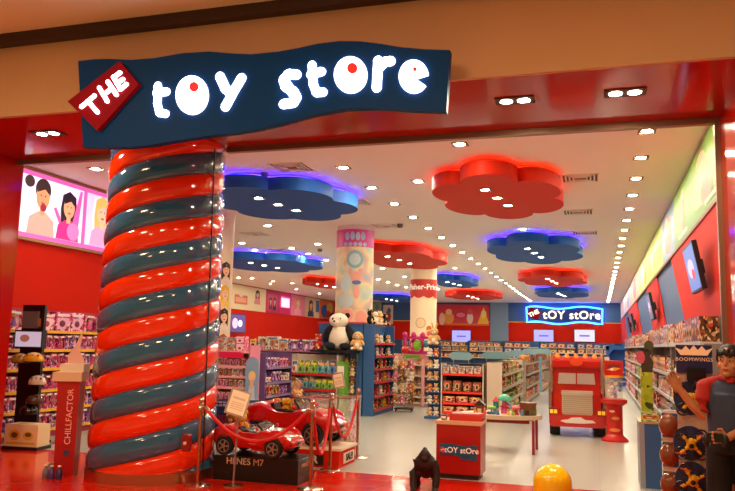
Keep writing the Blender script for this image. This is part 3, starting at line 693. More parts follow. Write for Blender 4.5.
# pastel column
pc = at(354, 300, Y=PX1.y+.85)
colp = root('pastel_column', (pc.x, pc.y, PT+.043), 0, 'round column wrapped in pastel cartoon print with a pink top band', 'column'); colp['kind'] = 'thing'
r = 19/750*(at(354, 300, Y=PX1.y+.85)-EYE).length*.985
zt = at(354, 229, Y=PX1.y+.85-r).z; z0 = PT+.04
MB().lathe([(r-.02, 0), (r-.02, ZC-.006-z0)], 40).build('shaft', WHITE, colp, True)
wrapm = mat('pastel_wrap', 'd8d8c0', .45); nt = wrapm.node_tree
tc = nt.nodes.new('ShaderNodeTexCoord'); nz = nt.nodes.new('ShaderNodeTexNoise'); nz.inputs['Scale'].default_value = 2.2; nz.inputs['Detail'].default_value = 1
rp = nt.nodes.new('ShaderNodeValToRGB'); els = rp.color_ramp.elements
for i, (ps, cc) in enumerate([(.30, 'a8c4c8'), (.42, 'c8d4c0'), (.50, 'e8d8a8'), (.58, 'd8b8a8'), (.68, '9cb8c8')]):
    if i > 1: els.new(ps)
    els[i].position = ps; els[i].color = lin(cc)
nt.links.new(tc.outputs['Object'], nz.inputs['Vector']); nt.links.new(nz.outputs['Fac'], rp.inputs[0]); nt.links.new(rp.outputs[0], nt.nodes['Principled BSDF'].inputs['Base Color'])
MB().lathe([(r, 0), (r, zt-z0-.42)], 48).build('print_wrap', wrapm, colp, True)
MB().lathe([(r+.004, zt-z0-.42), (r+.004, zt-z0)], 48).build('pink_band', mat('wrap_pink', 'd84898', .4), colp, True)
def curved(mb, pts, rr, m, cz, a0):
    """Flat outline laid round the column's front (a: metres round, b: height)."""
    n = len(pts); ctr = (sum(p[0] for p in pts)/n, sum(p[1] for p in pts)/n); vs = []
    for k in (1, .66, .33):
        for a, b in pts:
            a, b = ctr[0]+(a-ctr[0])*k, ctr[1]+(b-ctr[1])*k
            th = a0+a/rr; vs.append((rr*math.cos(th), rr*math.sin(th), cz+b))
    vs.append((rr*math.cos(a0+ctr[0]/rr), rr*math.sin(a0+ctr[0]/rr), cz+ctr[1]))
    fs = [(k*n+i, k*n+(i+1) % n, (k+1)*n+(i+1) % n, (k+1)*n+i) for k in range(2) for i in range(n)] + [(2*n+i, 2*n+(i+1) % n, 3*n) for i in range(n)]
    mb.add(vs, fs, m)
A0 = math.atan2(-pc.y, -pc.x)
mts = [ink(c) for c in ('88b8c0', 'e8a898', '5868a8', 'e8c8a0', 'c0d8d8', 'f0e8e0')]
m = MB(); H2 = zt-z0
for k, (a, b, rx, ry, c) in enumerate([(0, H2-.72, .2, .22, 0), (0, H2-.72, .14, .14, 4), (.03, H2-1.15, .12, .14, 1), (-.1, H2-1.02, .05, .09, 1), (.14, H2-1.02, .05, .09, 1), (.05, H2-1.27, .11, .05, 2), (.05, H2-1.5, .08, .16, 1), (-.22, H2-1.3, .14, .2, 4), (-.2, H2-1.7, .2, .16, 4), (-.16, H2-2.05, .2, .2, 3), (.16, H2-2.1, .22, .24, 3), (-.16, H2-2.05, .14, .14, 1), (.18, H2-2.1, .15, .17, 1)]):
    curved(m, circle(a, b, rx, ry, 22), r+.004+.0015*(k+1), c, 0, A0)
m.build('printed_figures', mts, colp)
m = MB(); mts = [ink('a8c0e8')]
for k in range(4): curved(m, circle(-.2+.13*k, H2-.17+.01*(k % 2), .055, .1, 14), r+.0065, 0, 0, A0)
for k in range(5): curved(m, circle(-.24+.12*k, H2-.36, .05, .05, 12), r+.0065, 0, 0, A0)
m.build('band_lettering_shapes', mts, colp)
# column with printed dolls behind the striped column
dcx = xy(228, 330, 14.7)-.40
cold = root('doll_print_column', (dcx, 14.7, 0), 0, 'cream round column printed with doll figures, half hidden by the striped column', 'column'); cold['kind'] = 'thing'
MB().lathe([(.40, 0), (.40, ZC-.002)], 40).build('shaft', mat('cream_column', 'ecd8b4', .5), cold, True)
AD = math.atan2(-14.7, -dcx)
for i, (zz, hr, dr) in enumerate([(2.75, '3a2018', 'e8d0c0'), (2.25, 'e8b030', 'f0c860'), (1.75, '281410', 'f0e0d0'), (1.2, 'a84820', 'd02818')]):
    m = MB(); mts = []
    for k, s_ in enumerate(bust(.0, .0, .55, 'f0c09a', hr, dr, True, 1.0)):
        mm = ink(s_[-1])
        if mm not in mts: mts.append(mm)
        curved(m, [(u+.28, v) for u, v in shape_pts(s_)], .402+.0015*(k+1), mts.index(mm), zz, AD)
    m.build('printed_doll', mts, cold)
# white round column with the red scalloped band
q = at(423.5, 272, Z=ZC)
c2 = at(423.5, 300, Y=26.5); r2 = 13/750*(c2-EYE).length
zt = at(423, 279, Y=26.5-r2).z; zb = at(423, 296, Y=26.5-r2).z
colw = root('white_column', (c2.x, 26.5, 0), 0, 'cream round column with a red scalloped brand band near the ceiling', 'column'); colw['kind'] = 'thing'
MB().lathe([(r2, 0), (r2, ZC-.002)], 40).build('shaft', mat('cream_column', 'ecd8b4', .5), colw, True)
A1 = math.atan2(-26.5, -c2.x); m = MB(); N = 48; rr = r2+.015; vs = []; 
for i in range(N+1):
    a = -PI*.95+2*PI*.95*i/N
    lo = zb - .07*abs(math.sin(i*PI/6))
    vs += [(rr*math.cos(A1+a), rr*math.sin(A1+a), zt), (rr*math.cos(A1+a), rr*math.sin(A1+a), lo)]
m.add(vs, [(2*i, 2*i+2, 2*i+3, 2*i+1) for i in range(N)]); m.build('red_band', mat('brand_red', 'c02818', .4), colw, True)
tm = text_mesh('lettering', 'Fisher-Price', .27, mat('brand_white', 'f8f0e4', .5, emit=.1), fat=.006)
for v in tm.vertices:
    a = A1+v.co.x/rr; z = v.co.y; dd = rr+.006+v.co.z
    v.co = (dd*math.cos(a), dd*math.sin(a), (zt+zb)/2+.02+z)
o = bpy.data.objects.new('lettering', tm); C.objects.link(o); o.parent = colw
mts = [ink('d06a30'), ink('e8c8a0'), ink('c8a070')]; m = MB()
for k, (a, b, rx, ry, c) in enumerate([(.22, zb-1.15, .11, .11, 0), (.22, zb-1.35, .17, .17, 1), (.22, zb-1.32, .09, .09, 0), (-.1, zb-.95, .19, .19, 2), (-.1, zb-.95, .16, .16, 1), (.3, zb-1.65, .2, .1, 2)]):
    curved(m, circle(a, b, rx, ry, 22), r2+.003+.002*k, c, 0, A1)
m.build('printed_flowers', mts, colw)
# -------------------------------------------------------------- soft toys
# giant panda on the ledge of the plinth
pp = at(335, 349, Y=PX1.y-.2); top = zy(345, 313, PX1.y-.2); S = top-pz
t = root('giant_panda', (xy(339, 340, PX1.y-.22), PX1.y-.2, pz+.002), .1, 'giant sitting panda soft toy on the ledge of the blue plinth', 'soft toy')
b = MB(); b.ball((0, 0, .32*S), (.3*S, .24*S, .32*S), 0, 20, 14); b.ball((0, 0, .46*S), (.24*S, .2*S, .22*S), 0, 20, 12); b.build('body', WHITEP, t, True)
b = MB(); b.ball((-.02*S, -.03*S, .79*S), (.26*S, .22*S, .205*S), 0, 20, 14); b.ball((-.07*S, -.22*S, .74*S), (.11*S, .09*S, .08*S), 0); h = b.build('head', WHITEP, t, True)
b = MB(); b.ball((-.08*S, -.31*S, .765*S), (.035*S, .02*S, .025*S), 0); b.build('nose', BLACKP, h, True)
for s in (-1, 1):
    MB().ball((.21*s*S, .0, .93*S), (.075*S, .045*S, .075*S)).build('ear', BLACKP, h, True)
    MB().ball((.1*s*S-.04*S, -.215*S, .83*S), (.028*S, .02*S, .035*S)).build('eye_patch', BLACKP, h, True)
    MB().ball((.31*s*S, -.05*S, .44*S), (.11*S, .13*S, .25*S), 0, 14, 10, Matrix.Rotation(-.35*s, 3, 'Y')).build('arm', BLACKP, t, True)
    MB().ball((.2*s*S, -.2*S, .1*S), (.14*S, .2*S, .1*S), 0, 14, 10).build('leg', BLACKP, t, True)
p = at(356, 345, Y=PX1.y-.14)
o = plush((p.x+.07, PX1.y-.24, pz+.002), .15, (zy(356, 328, PX1.y-.14)-pz)*.93, 'beige', 'floppy', 'small beige and white soft toy sitting beside the giant panda', None)
plush((xy(319.5, 340, PX1.y-.3), PX1.y-.36, pz+.002), -.2, .38, 'red', 'round', 'small red soft toy half hidden at the panda arm')
MB_ = MB()
# lattice of soft toys hanging at the front corner of the plinth
lx = xy(351, 380, PX1.y-.02)
lat = root('hanging_grid', (lx, PX1.y-.06, 0), 0, 'narrow wire grid of small soft toys on the plinth front', 'display grid')
m = MB()
for i in range(3): m.box(-.15+.15*i-.006, -.15+.15*i+.006, .0, .012, .05, pz-.1)
for i in range(9): m.box(-.16, .16, .0, .012, .1+.14*i, .112+.14*i)
m.build('wire_grid', STEEL, lat)
for i in range(6):
    for k in range(2):
        c = ['orange', 'beige', 'yellow', 'brown'][(i*2+k) % 4]
        plush((lx-.075+.15*k, PX1.y-.17, .12+.19*i), rnd.uniform(-.3, .3), .2, c, ['round', 'floppy', 'long'][(i+k) % 3], f'small {c} soft toy on the plinth wire grid, {nth(i+1)} row up, {["column", "aisle"][k]} end', 'soft toys on the wire grid')
# plush shelves on the aisle face of the plinth
zsP = [max(.12, at(376, y, X=PX1.x+.25).z) for y in (409, 396, 382, 369, 356, 343)]
PL_ = PYB-PX1.y
t = rack('plush_rack', (PX1.x+.3, PX1.y+.02, 0), PI/2, PL_, .28, PT, zsP, 'blue plush shelves on the aisle face of the column plinth', BLUEL, BLUEL, REDR)
cols6 = [['yellow', 'brown', 'red'], ['red', 'red', 'white'], ['red', 'pink', 'yellow'], ['red', 'orange', 'black'], ['white', 'black', 'pink'], ['white', 'beige', 'black']]
for i, z in enumerate(zsP):
    n = 5
    for k in range(n):
        c = cols6[i][(k*2+i) % 3]
        plush((PX1.x+.17, PX1.y+.24+k*(PL_-.4)/(n-1), z+.002), PI/2-.2+rnd.uniform(-.3, .3), rnd.uniform(.21, .24), c, rnd.choice(['round', 'round', 'floppy', 'long']), f'{c} soft toy, {nth(k+1)} from entrance, {SHN[i]} of blue plush rack', 'soft toys on the blue plush rack')
for k, (dy, s, c, e) in enumerate([(.2, .36, 'black', 'round'), (.62, .34, 'white', 'floppy'), (1.0, .36, 'beige', 'round'), (1.42, .34, 'black', 'round')]):
    plush((PX1.x+.1, PX1.y+dy, PT+.005), PI/2-.3, s, c, e, f'{c} soft toy sitting on top of the blue plush rack, {nth(k+1)} from entrance', 'soft toys on top of the plush rack')
# rolling rack hung with soft toys
rr_ = at(404, 411.5, Z=0)
t = root('rolling_rack', (rr_.x, rr_.y, 0), .15, 'dark wheeled rack hung with soft toys beyond the blue plinth', 'display rack')
TH = zy(404, 356, rr_.y)
MB().box(-.22, .22, -.2, .2, .06, .09).build('base', BLACK, t)
MB().box(-.015, .015, -.015, .015, .09, TH).build('post', STEEL, t)
for sx in (-1, 1):
    for sy in (-1, 1): MB().lathe([(.03, -.012), (.03, .012)], 10, c=(.19*sx, .17*sy, .03), axis='x').build('caster', BLACK, t)
for j in range(4):
    m = MB(); z = TH-.08-.27*j
    m.tube([(-.2, 0, z), (.2, 0, z)], .008, n=6); m.tube([(0, -.16, z), (0, .16, z)], .008, n=6); m.build('hook_arm', STEEL, t)
    for k, (dx, dy) in enumerate([(-.2, -.12), (0, -.2), (.2, -.1), (.1, .12)]):
        c = ['beige', 'brown', 'orange', 'white', 'pink'][(j*4+k*2) % 5]
        plush((rr_.x+dx, rr_.y+dy, z-.24), rnd.uniform(-.4, .6), .235, c, ['round', 'floppy', 'long'][(j+k) % 3], f'{c} soft toy on the wheeled rack, {nth(k+1)} on the {nth(j+1)} tier from the top', 'soft toys on the wheeled rack')
# far plush gondola with the magenta castle packages
YP = 19.4; xa, xb = xy(390, 380, YP), xy(432.5, 380, YP)
zs = [max(.12, zy(408, y, YP)) for y in (408, 396, 386.5, 375, 364)]
t = rack('plush_gondola', (xa, YP, 0), 0, xb-xa, .5, zy(410, 354, YP), zs, 'pale pink plush gondola under the magenta toy castle', mat('pale_pink_laminate', 'dcb0a4', .5), mat('pale_pink_laminate', 'dcb0a4', .5), WOODC)
xp = xy(423, 380, YP)-xa
MB().box(xp-.04, xp+.04, -.03, .03, 0, zy(410, 359, YP)).build('pink_upright', mat('pink_upright', 'e8a8a8', .5), t)
xu = xy(434.5, 380, YP)-xa
for i, z in enumerate(zs):
    x = .12; k = 0
    while x < xb-xa-.06:
        if abs(x-xp) > .1:
            k += 1
            c = rnd.choice(['beige', 'beige', 'brown', 'orange', 'white', 'beige'] if x < xp else ['yellow', 'orange', 'brown', 'blue'])
            plush((xa+x, YP+.18, z+.002), rnd.uniform(-.3, .3), .205, c, rnd.choice(['round', 'floppy', 'long']), f'{c} soft toy, {nth(k)} from column end, {SHN[i]} of pale pink plush gondola', 'soft toys on the pale pink gondola')
        x += .16
# magenta castle
MAG = mat('magenta_plastic', 'c81c70', .4); LIM = mat('lime_plastic', '88c830', .4)
cx0 = xy(402, 345, YP); cx1 = xy(431, 345, YP); zc0 = zy(410, 354, YP); W_ = cx1-cx0; Hc = zy(415, 333, YP)-zc0
t = root('toy_castle', ((cx0+cx1)/2, YP+.2, zc0+.002), 0, 'magenta toy castle frame with lime centre on top of the plush gondola', 'toy')
m = MB(); m.box(-W_/2, W_/2, -.05, .05, 0, .08)
for k in range(4): m.box(-W_/2+.31*W_*k, -W_/2+.31*W_*k+.07*W_, -.06, .06, .08, Hc*.8)
m.box(-W_/2, W_/2, -.05, .05, Hc*.72, Hc*.84); m.build('frame', MAG, t)
for k in range(4): MB().ball((-W_/2+.31*W_*k+.035*W_, 0, Hc*.88), (.075, .07, .1)).build('turret', MAG, t, True)
MB().tube([(-W_*.03+.17*math.cos(a), -.07, Hc*.42+.19*math.sin(a)) for a in [i*PI/8 for i in range(16)]], .03, closed=True).build('arch_ring', MAG, t, True)
MB().ball((-W_*.03, -.03, Hc*.42), (.13, .05, .15)).build('lime_centre', LIM, t, True)
MB().ball((W_*.29, -.03, Hc*.5), (.09, .05, .1)).build('blue_centre', mat('teal_plastic', '409098', .4), t, True)
p = at(404, 351, Y=YP-.05)
tag(MB().ball((0, 0, .1), .1, 0, 16, 10).build('toy_ball', mat('ball_red', 'd83020', .4), smooth=True, loc=(p.x, YP+.06, zc0)), 'red toy ball beside the magenta castle on the gondola top', 'ball')
p = at(412, 356.5, Y=YP-.02)
tag(MB().prism([(-.25, 0), (.25, 0), (.2, .1), (-.2, .1)], 0, .03).build('green_header', GREENP, loc=(p.x, YP-.06, zc0-.12)), 'lime green header card on the edge of the pale pink gondola', 'sign')
# tall plush stack with blue post
YT = 16.7; q = at(434, 418, Y=YT)
t = root('plush_tower', (q.x-.02, YT, 0), 0, 'tall narrow blue backed tower stacked with beige soft toys', 'display rack')
TT = zy(434, 345, YT)
MB().box(-.14, .14, .1, .14, 0, TT+.05).build('back_board', BLUEL, t); MB().box(-.15, .15, -.25, .12, 0, .05).build('base', BLUEL, t)
n = 6; dz = (TT-.05)/n
for i in range(n+1):
    z = .05+dz*i
    if i: MB().box(-.14, .14, -.12, .1, z-.015, z).build('shelf', BLUEL, t)
    if i < n:
        for k in range(2):
            c = ['beige', 'white', 'orange', 'beige'][(i+k) % 4]
            plush((q.x-.09+.14*k, YT-.05, z+.002), rnd.uniform(-.3, .3), dz*.82, c, ['floppy', 'round'][k], f'{c} soft toy in the narrow tower, {nth(i+1)} tier up, {["plinth", "games"][k]} side', 'soft toys in the tower')
plush((q.x, YT-.04, TT+.005), 0, .42, 'beige', 'long', 'big beige floppy soft toy crowning the narrow tower')

# ------------------------------------------------------------- game gondolas
YM = 16.3; xa, xb = xy(440.5, 390, YM), xy(483.5, 390, YM)
zs = [.12, zy(460, 412, YM), zy(460, 403, YM), zy(460, 392, YM), zy(460, 386.5, YM)+.02, zy(460, 374, YM)]
GT = zy(460, 364, YM)
zs = [.12, zs[1], zs[2], zs[3], zs[5]]
t = rack('game_gondola', (xa, YM, 0), 0, xb-xa, .55, GT, zs, 'dark gondola of boxed games with glowing red lower rails, facing the entrance', mat('cream_end', 'd8c8b0', .5), mat('gondola_dark', '3c2c40', .5), mat('red_lit_rail', 'd02818', .4, emit=.25), back=mat('gondola_dark2', '2a1c22', .6))
for i, z in enumerate(zs):
    fill(t, xb-xa, z, SHN[i], [['boxed_game'], ['toy_carton'], ['toy_carton', 'boxed_game'], ['boxed_game', 'toy_carton'], ['boxed_game', 'doll_box']][i], [['red', 'brown'], ['red', 'black', 'red'], ['red', 'white', 'red'], ['brown', 'white', 'black'], ['brown', 'white', 'purple', 'black']][i], [.22, .26, .24, .17, .15][i], [.1, .13, .15, .25, .2][i], .25, ('tower end', True), 'game gondola', gap=.03)
TEAL = mat('blue_header_card', '80aab4', .4)
def header(x, y, Y, w, lab, zt, rz=0, h=.17):
    p = at(x, y, Y=Y)
    o = root('header_sign', (p.x, Y, zt), rz, lab, 'sign', 'pale blue header signs')
    for s in (-1, 1): MB().box(s*w*.3-.008, s*w*.3+.008, 0, .016, 0, max(.04, p.z-zt)).build('leg', STEEL, o)
    z = max(.04, p.z-zt); MB().prism([(-w/2, z+h*.4), (-w/3, z), (w/3, z), (w/2, z+h*.4), (w/3, z+h), (-w/3, z+h)], -.012, .0).build('board', TEAL, o)
header(461, 360, YM+.25, .56, 'pale blue lozenge header sign on the game gondola, tower end', GT)
# long aisle racks running into the shop
XM = xb+.04
ends = [(YM+.02, at(509.5, 385, X=XM).y), (at(513.5, 385, X=XM).y, at(529, 385, X=XM).y), (at(532, 385, X=XM).y, at(541, 382, X=XM).y), (at(542.5, 382, X=XM).y, at(549, 380, X=XM).y)]
nm = ['first', 'second', 'third', 'fourth']
for j, (ya, yb) in enumerate(ends):
    x0_ = XM
    L_ = yb-ya
    t = rack('aisle_rack', (x0_+.38, ya, 0), PI/2, L_, .38, GT+.05, ZR := [.12, .42, .72, 1.02] if j < 1 else [.12, .48, .84, 1.14], f'{nm[j]} long grey shelved aisle rack behind the game gondola, counted from the entrance', mat('cream_end', 'd8c8b0', .5) if j == 0 else LTB if j > 1 else mat('peg_post', '8a8478', .5), GREYS, GREYS, back=mat('pegboard_brown', '6a4a38', .7), group='long aisle racks', rail=.05)
    for i, z in enumerate(ZR):
        fill(t, L_, z, SHN[i], [['blister_pack', 'toy_carton'], ['boxed_game', 'toy_tub'], ['toy_carton', 'boxed_game'], ['boxed_game']][j], [['brown', 'black', 'brown', 'orange', 'red', 'green'], ['orange', 'brown', 'black', 'brown', 'red'], ['black', 'white', 'brown', 'yellow'], ['black', 'white', 'orange']][j], [.22, .3, .55, .7][j], .25, .22, ENT, f'{nm[j]} aisle rack', gap=.02)
    if j < 3: header([496, 521, 538][j], [359, 358.5, 358][j], [YM+1.7, ya+L_/2, ya+L_/2][j], [.75, .9, 1.2][j], f'pale blue lozenge header sign on the {nm[j]} long aisle rack', GT+.05, h=[.17, .2, .26][j])
# far crosswise gondola tops seen over them, and back wall units
unit = 0
xs = [-12.2, -10.0, -7.8, -5.6, -3.4, -1.2]
for j, x in enumerate(xs):
    t = rack('shelving_unit', (x, YB-.75, 0), 0, 2.15, .6, 1.95, ZW := [.1, .5, .9, 1.3, 1.62][1:], f'blue shelving unit on the back wall, {nth(j+1)} from the picture wall corner', BLUEL, GREYS, WOODC, group='back wall shelving units')
    for i, z in enumerate(ZW):
        if z < .8: continue
        cc = ['orange', 'yellow', 'beige', 'white'] if j < 3 else ['red', 'blue', 'orange'] if j == 3 else ['white', 'orange', 'blue', 'red']
        cc = [c for c in cc if c in PAL]
        fill(t, 2.15, z, SHN[i+1], ['toy_carton'], cc, .46, .255, .35, ('picture wall end', True), f'{nth(j+1)} back wall unit', jit=.2, gap=.08)
# blue cabinet by the far end of the TV wall
p0 = at(607, 386, Z=0); p1x = min(1.40, at(633, 386, Y=p0.y).x); zt = zy(620, 346, p0.y)
t = root('blue_cabinet', ((p0.x+p1x)/2, p0.y, 0), 0, 'bright blue cabinet with an arched niche and grey bars at the far aisle end', 'cabinet')
w = (p1x-p0.x)/2; CAB = mat('cabinet_blue', '1c5cb0', .45)
m = MB(); m.box(-w, -w+.12, 0, .6, 0, zt); m.box(w-.12, w, 0, .6, 0, zt); m.box(-w, w, 0, .6, zt-.18, zt); m.box(-w, w, 0, .6, 0, .7); m.box(-w, w, .5, .6, 0, zt); m.build('body', CAB, t)
MB().prism([(-w+.12, zt-.18), (-w+.12, zt-.35), (-w+.3, zt-.18)], 0, .06).build('corner', CAB, t)
for k in range(3): MB().box(-w+.1, w-.02, -.06, -.02, .18+.2*k, .25+.2*k).build('bar', STEEL, t)

# ------------------------------------------------------- TV wall side racks
LGS = mat('light_grey_shelf', 'c0c4c4', .4)
segs = [(8.75, 12.6, .24, .30, 5), (12.7, 17.5, .32, .32, 5), (17.6, 24, .45, .32, 5), (24.1, 33, .7, .34, 4)]
names = ['entrance', 'second', 'third', 'far']
for j, (ya, yb, w_, h_, n) in enumerate(segs):
    L_ = yb-ya
    t = rack('tall_rack', (1.06, yb, 0), -PI/2, L_, .33, 2.0, ZT := [.12, .5, .88, 1.24, 1.70][:5], f'{names[j]} tall grey shelved rack under the TV wall', mat('rack_grey', '8a8078', .5), LGS, LGS, back=mat('peg_grey', '6a5c50', .7), group='racks under the TV wall', rail=.04, side_h=1.68)
    for i, z in enumerate(ZT):
        if j == 0 and i < 2: continue
        fill(t, L_, z, SHN[i], ['toy_carton', 'boxed_game'] if i > 3 else ['boxed_game', 'blister_pack', 'toy_carton'], [['black', 'orange', 'brown', 'yellow', 'red', 'white'], ['red', 'brown', 'blue', 'white'], ['brown', 'orange', 'red'], ['brown', 'red', 'purple']][j] if i > 3 else [['white', 'red', 'brown', 'yellow'], ['brown', 'white', 'red'], ['brown', 'green', 'red', 'orange'], ['brown', 'red', 'pink']][j], w_*(.8 if i < 4 else 1), h_*(.85 if i < 4 else 1), .2, ('entrance', False), f'{names[j]} TV wall rack', gap=.012)
# ------------------------------------------------------------- ride-on cars
def loft(mb, secs, m=0):
    """Car shell from cross sections (x, half width, low, shoulder, top)."""
    vs = []; K = 14
    for x, w, zb, zs, zt in secs:
        ring = [(-.86*w, zb), (.86*w, zb), (.98*w, zb+.2*(zs-zb)), (1.0*w, zb+.6*(zs-zb)), (.98*w, zs), (.9*w, zs+.55*(zt-zs)), (.7*w, zt-.03*(zt-zb)), (.3*w, zt)]
        ring += [(-a, b) for a, b in ring[7:1:-1]]
        vs += [(x, a, b) for a, b in ring]
    n = len(secs)
    mb.add(vs, [(i*K+j, i*K+(j+1) % K, (i+1)*K+(j+1) % K, (i+1)*K+j) for i in range(n-1) for j in range(K)] + [tuple(range(K)), tuple((n-1)*K+j for j in range(K))], m)
def ride_on(loc, rz, L, label, screen=1.0, kz=1.15):
    t = root('ride_on_car', loc, rz, label, 'ride-on car', 'red ride-on cars')
    k = L
    S = [(-.5, .16, .15, .24, .26), (-.47, .2, .12, .27, .30), (-.38, .23, .10, .29, .335), (-.27, .235, .09, .30, .345), (-.2, .235, .09, .285, .30), (-.1, .235, .09, .26, .265), (.06, .235, .09, .26, .265), (.12, .235, .09, .275, .30), (.2, .235, .09, .28, .305), (.33, .23, .09, .26, .275), (.42, .215, .10, .225, .24), (.475, .19, .11, .19, .20), (.5, .15, .13, .16, .17)]
    b = MB(); loft(b, [(x*k, w*k, zb*k*kz, zs*k*kz, zt*k*kz) for x, w, zb, zs, zt in S])
    for x in (-.31, .30):
        for s in (-1, 1): b.ball((x*k, .19*s*k, .19*k*kz), (.145*k, .055*k, .115*k), 0, 18, 10)
    body = b.build('body', CARRED, t, True)
    MB().box(-.18*k, .09*k, -.17*k, .17*k, .22*k*kz, .275*k*kz, 0, .01).build('cockpit', BLACK, body)
    for x in (-.31, .30):
        for s in (-1, 1):
            w = MB(); r = .105*k
            w.lathe([(r*.62, -.035*k), (r*.95, -.035*k), (r, -.025*k), (r, .025*k), (r*.95, .035*k), (r*.62, .035*k)], 24, 0, axis='y')
            wh = w.build('wheel', TYRE, t, True, loc=(x*k, .225*s*k, r))
            h = MB(); h.lathe([(r*.18, -.04*k), (r*.18, .04*k)], 10, 0, axis='y')
            for i in range(5):
                a = 2*PI*i/5; ca, sa = math.cos(a), math.sin(a)
                h.T = Matrix.Rotation(-a, 4, 'Y'); h.box(0, r*.66, -.036*k, .036*k, -r*.08, r*.08); h.T = None
            h.lathe([(r*.60, -.037*k), (r*.68, -.037*k), (r*.68, .037*k), (r*.60, .037*k)], 24, axis='y', cap=False)
            h.build('hub', STEEL, wh)
            MB().lathe([(r*1.06, -.02*k), (r*1.06, .008*k if s > 0 else .02*k)], 24, 0, (x*k, (.222 if s > 0 else .234)*s*k*(1 if s > 0 else .948), r*1.12), 'y').build('wheel_arch', TYRE, body)
    m = MB()
    for s in (-1, 1): m.tube([(.13*k, .17*s*k, .29*k*kz), (.05*k, .14*s*k, .29*k*kz+.12*k*kz*screen)], .012*k)
    m.tube([(.05*k, -.14*k, .29*k*kz+.12*k*kz*screen), (.045*k, 0, .29*k*kz+.13*k*kz*screen), (.05*k, .14*k, .29*k*kz+.12*k*kz*screen)], .012*k)
    f = m.build('windscreen_frame', BLACK, t)
    MB().add([(.13*k, -.17*k, .29*k*kz), (.13*k, .17*k, .29*k*kz), (.05*k, .14*k, .29*k*kz+.12*k*kz*screen), (.05*k, -.14*k, .29*k*kz+.12*k*kz*screen), (.135*k, -.17*k, .29*k*kz), (.135*k, .17*k, .29*k*kz), (.055*k, .14*k, .29*k*kz+.12*k*kz*screen), (.055*k, -.14*k, .29*k*kz+.12*k*kz*screen)], [(0, 1, 2, 3), (7, 6, 5, 4), (0, 4, 5, 1), (2, 6, 7, 3), (0, 3, 7, 4), (1, 5, 6, 2)]).build('windscreen', mat('tinted_screen', '706860', .08, alpha=.45), f)
    for s in (-1, 1):
        m = MB(); m.box(-.17*k, -.06*k, .09*s*k-.06*k, .09*s*k+.06*k, .255*k*kz, .285*k*kz, 0, .006); m.T = Matrix.Translation((-.17*k, .09*s*k, .26*k*kz)) @ Matrix.Rotation(-.25, 4, 'Y'); m.box(-.025*k, .015*k, -.06*k, .06*k, 0, .12*k*kz*screen, 0, .005); m.build('seat', mat('car_seat', '1a1412', .5), t)
        MB().ball((.435*k, .15*s*k, .205*k*kz), (.035*k, .04*k, .022*k), 0, 12, 8, Matrix.Rotation(.4, 3, 'Y')).build('headlight', mat('headlight_glass', 'f0e8d8', .08, coat=1), t, True)
        MB().ball((.1*k, .25*s*k, .31*k*kz), (.018*k, .03*k, .02*k), 0, 10, 6).build('mirror', CARRED, t, True)
        MB().box(-.5*k, -.47*k, .12*s*k-.03*k, .12*s*k+.03*k, .21*k*kz, .25*k*kz).build('tail_light', mat('tail_light', '801010', .2), t)
    MB().ball((.488*k, 0, .155*k*kz), (.02*k, .075*k, .025*k), 0, 14, 8).build('grille', BLACK, t, True)
    MB().tube([(.03*k, .09*k+.05*k*math.cos(a), .32*k*kz+.05*k*math.sin(a)) for a in [i*PI/6 for i in range(12)]], .008*k, closed=True).build('steering_wheel', BLACK, t, True)
    return t
f0 = at(200, 478, Z=0); f1 = at(304, 486, Z=0)
bz = .275
bx0, bx1, by = -4.33, at(298, 485.5, Z=0).x, (f0.y+f1.y)/2
t = root('car_display_box', ((bx0+bx1)/2, by, 0), 0, 'black display box carrying the smaller red ride-on car', 'display stand')
hw = (bx1-bx0)/2
MB().box(-hw, hw, 0, .5, 0, bz, 0, .006).build('box_body', mat('stand_black', '140e0c', .35), t)
p = at(245, 461.5, Y=by)
text('lettering', 'HENES M7', .105, mat('stand_letters', 'd8b088', .5), t, (p.x-(bx0+bx1)/2, -.005, p.z-.005), space=1.0)
text('side_lettering', 'HENES M7', .06, mat('stand_letters', 'd8b088', .5), t, (hw+.004, .24, .2), (PI/2, 0, PI/2))
ride_on((-3.86, by+.235, bz+.001), -.05, 1.04, 'smaller red convertible ride-on car on the black lettered box', .45, 1.0)
# second stand and car
g0 = at(334, 471, Z=0); g0.y += .16; gy2 = at(348, 461, Z=0).y
t = root('car_display_box', (g0.x-.95, g0.y, 0), 0, 'red display box with white top board carrying the bigger red car', 'display stand')
MB().box(-.30, .95, .02, gy2-g0.y, 0, .22).build('box_body', REDW, t)
MB().box(-.33, .98, 0, gy2-g0.y+.02, .22, .25).build('top_board', CREAM, t)
lp = mat('plate_white', 'e8d8c0', .5); lk = mat('plate_letters', '140c0a', .5)
pl = MB().box(.22, .74, .006, .02, .03, .16).build('name_plate', lk, t)
text('lettering', 'SUPER', .13, lp, pl, (.48, .004, .095), fat=.004)
p2 = MB().box(.95, .962, .2, .62, .04, .17).build('name_plate', lp, t)
text('lettering', 'SALE!', .12, lk, p2, (.964, .41, .105), (PI/2, 0, PI/2), fat=.003)
ride_on((g0.x-.77, g0.y+.42, .252), -.1, 1.38, 'bigger red ride-on sports car on the white topped red box', .6, kz=1.14)
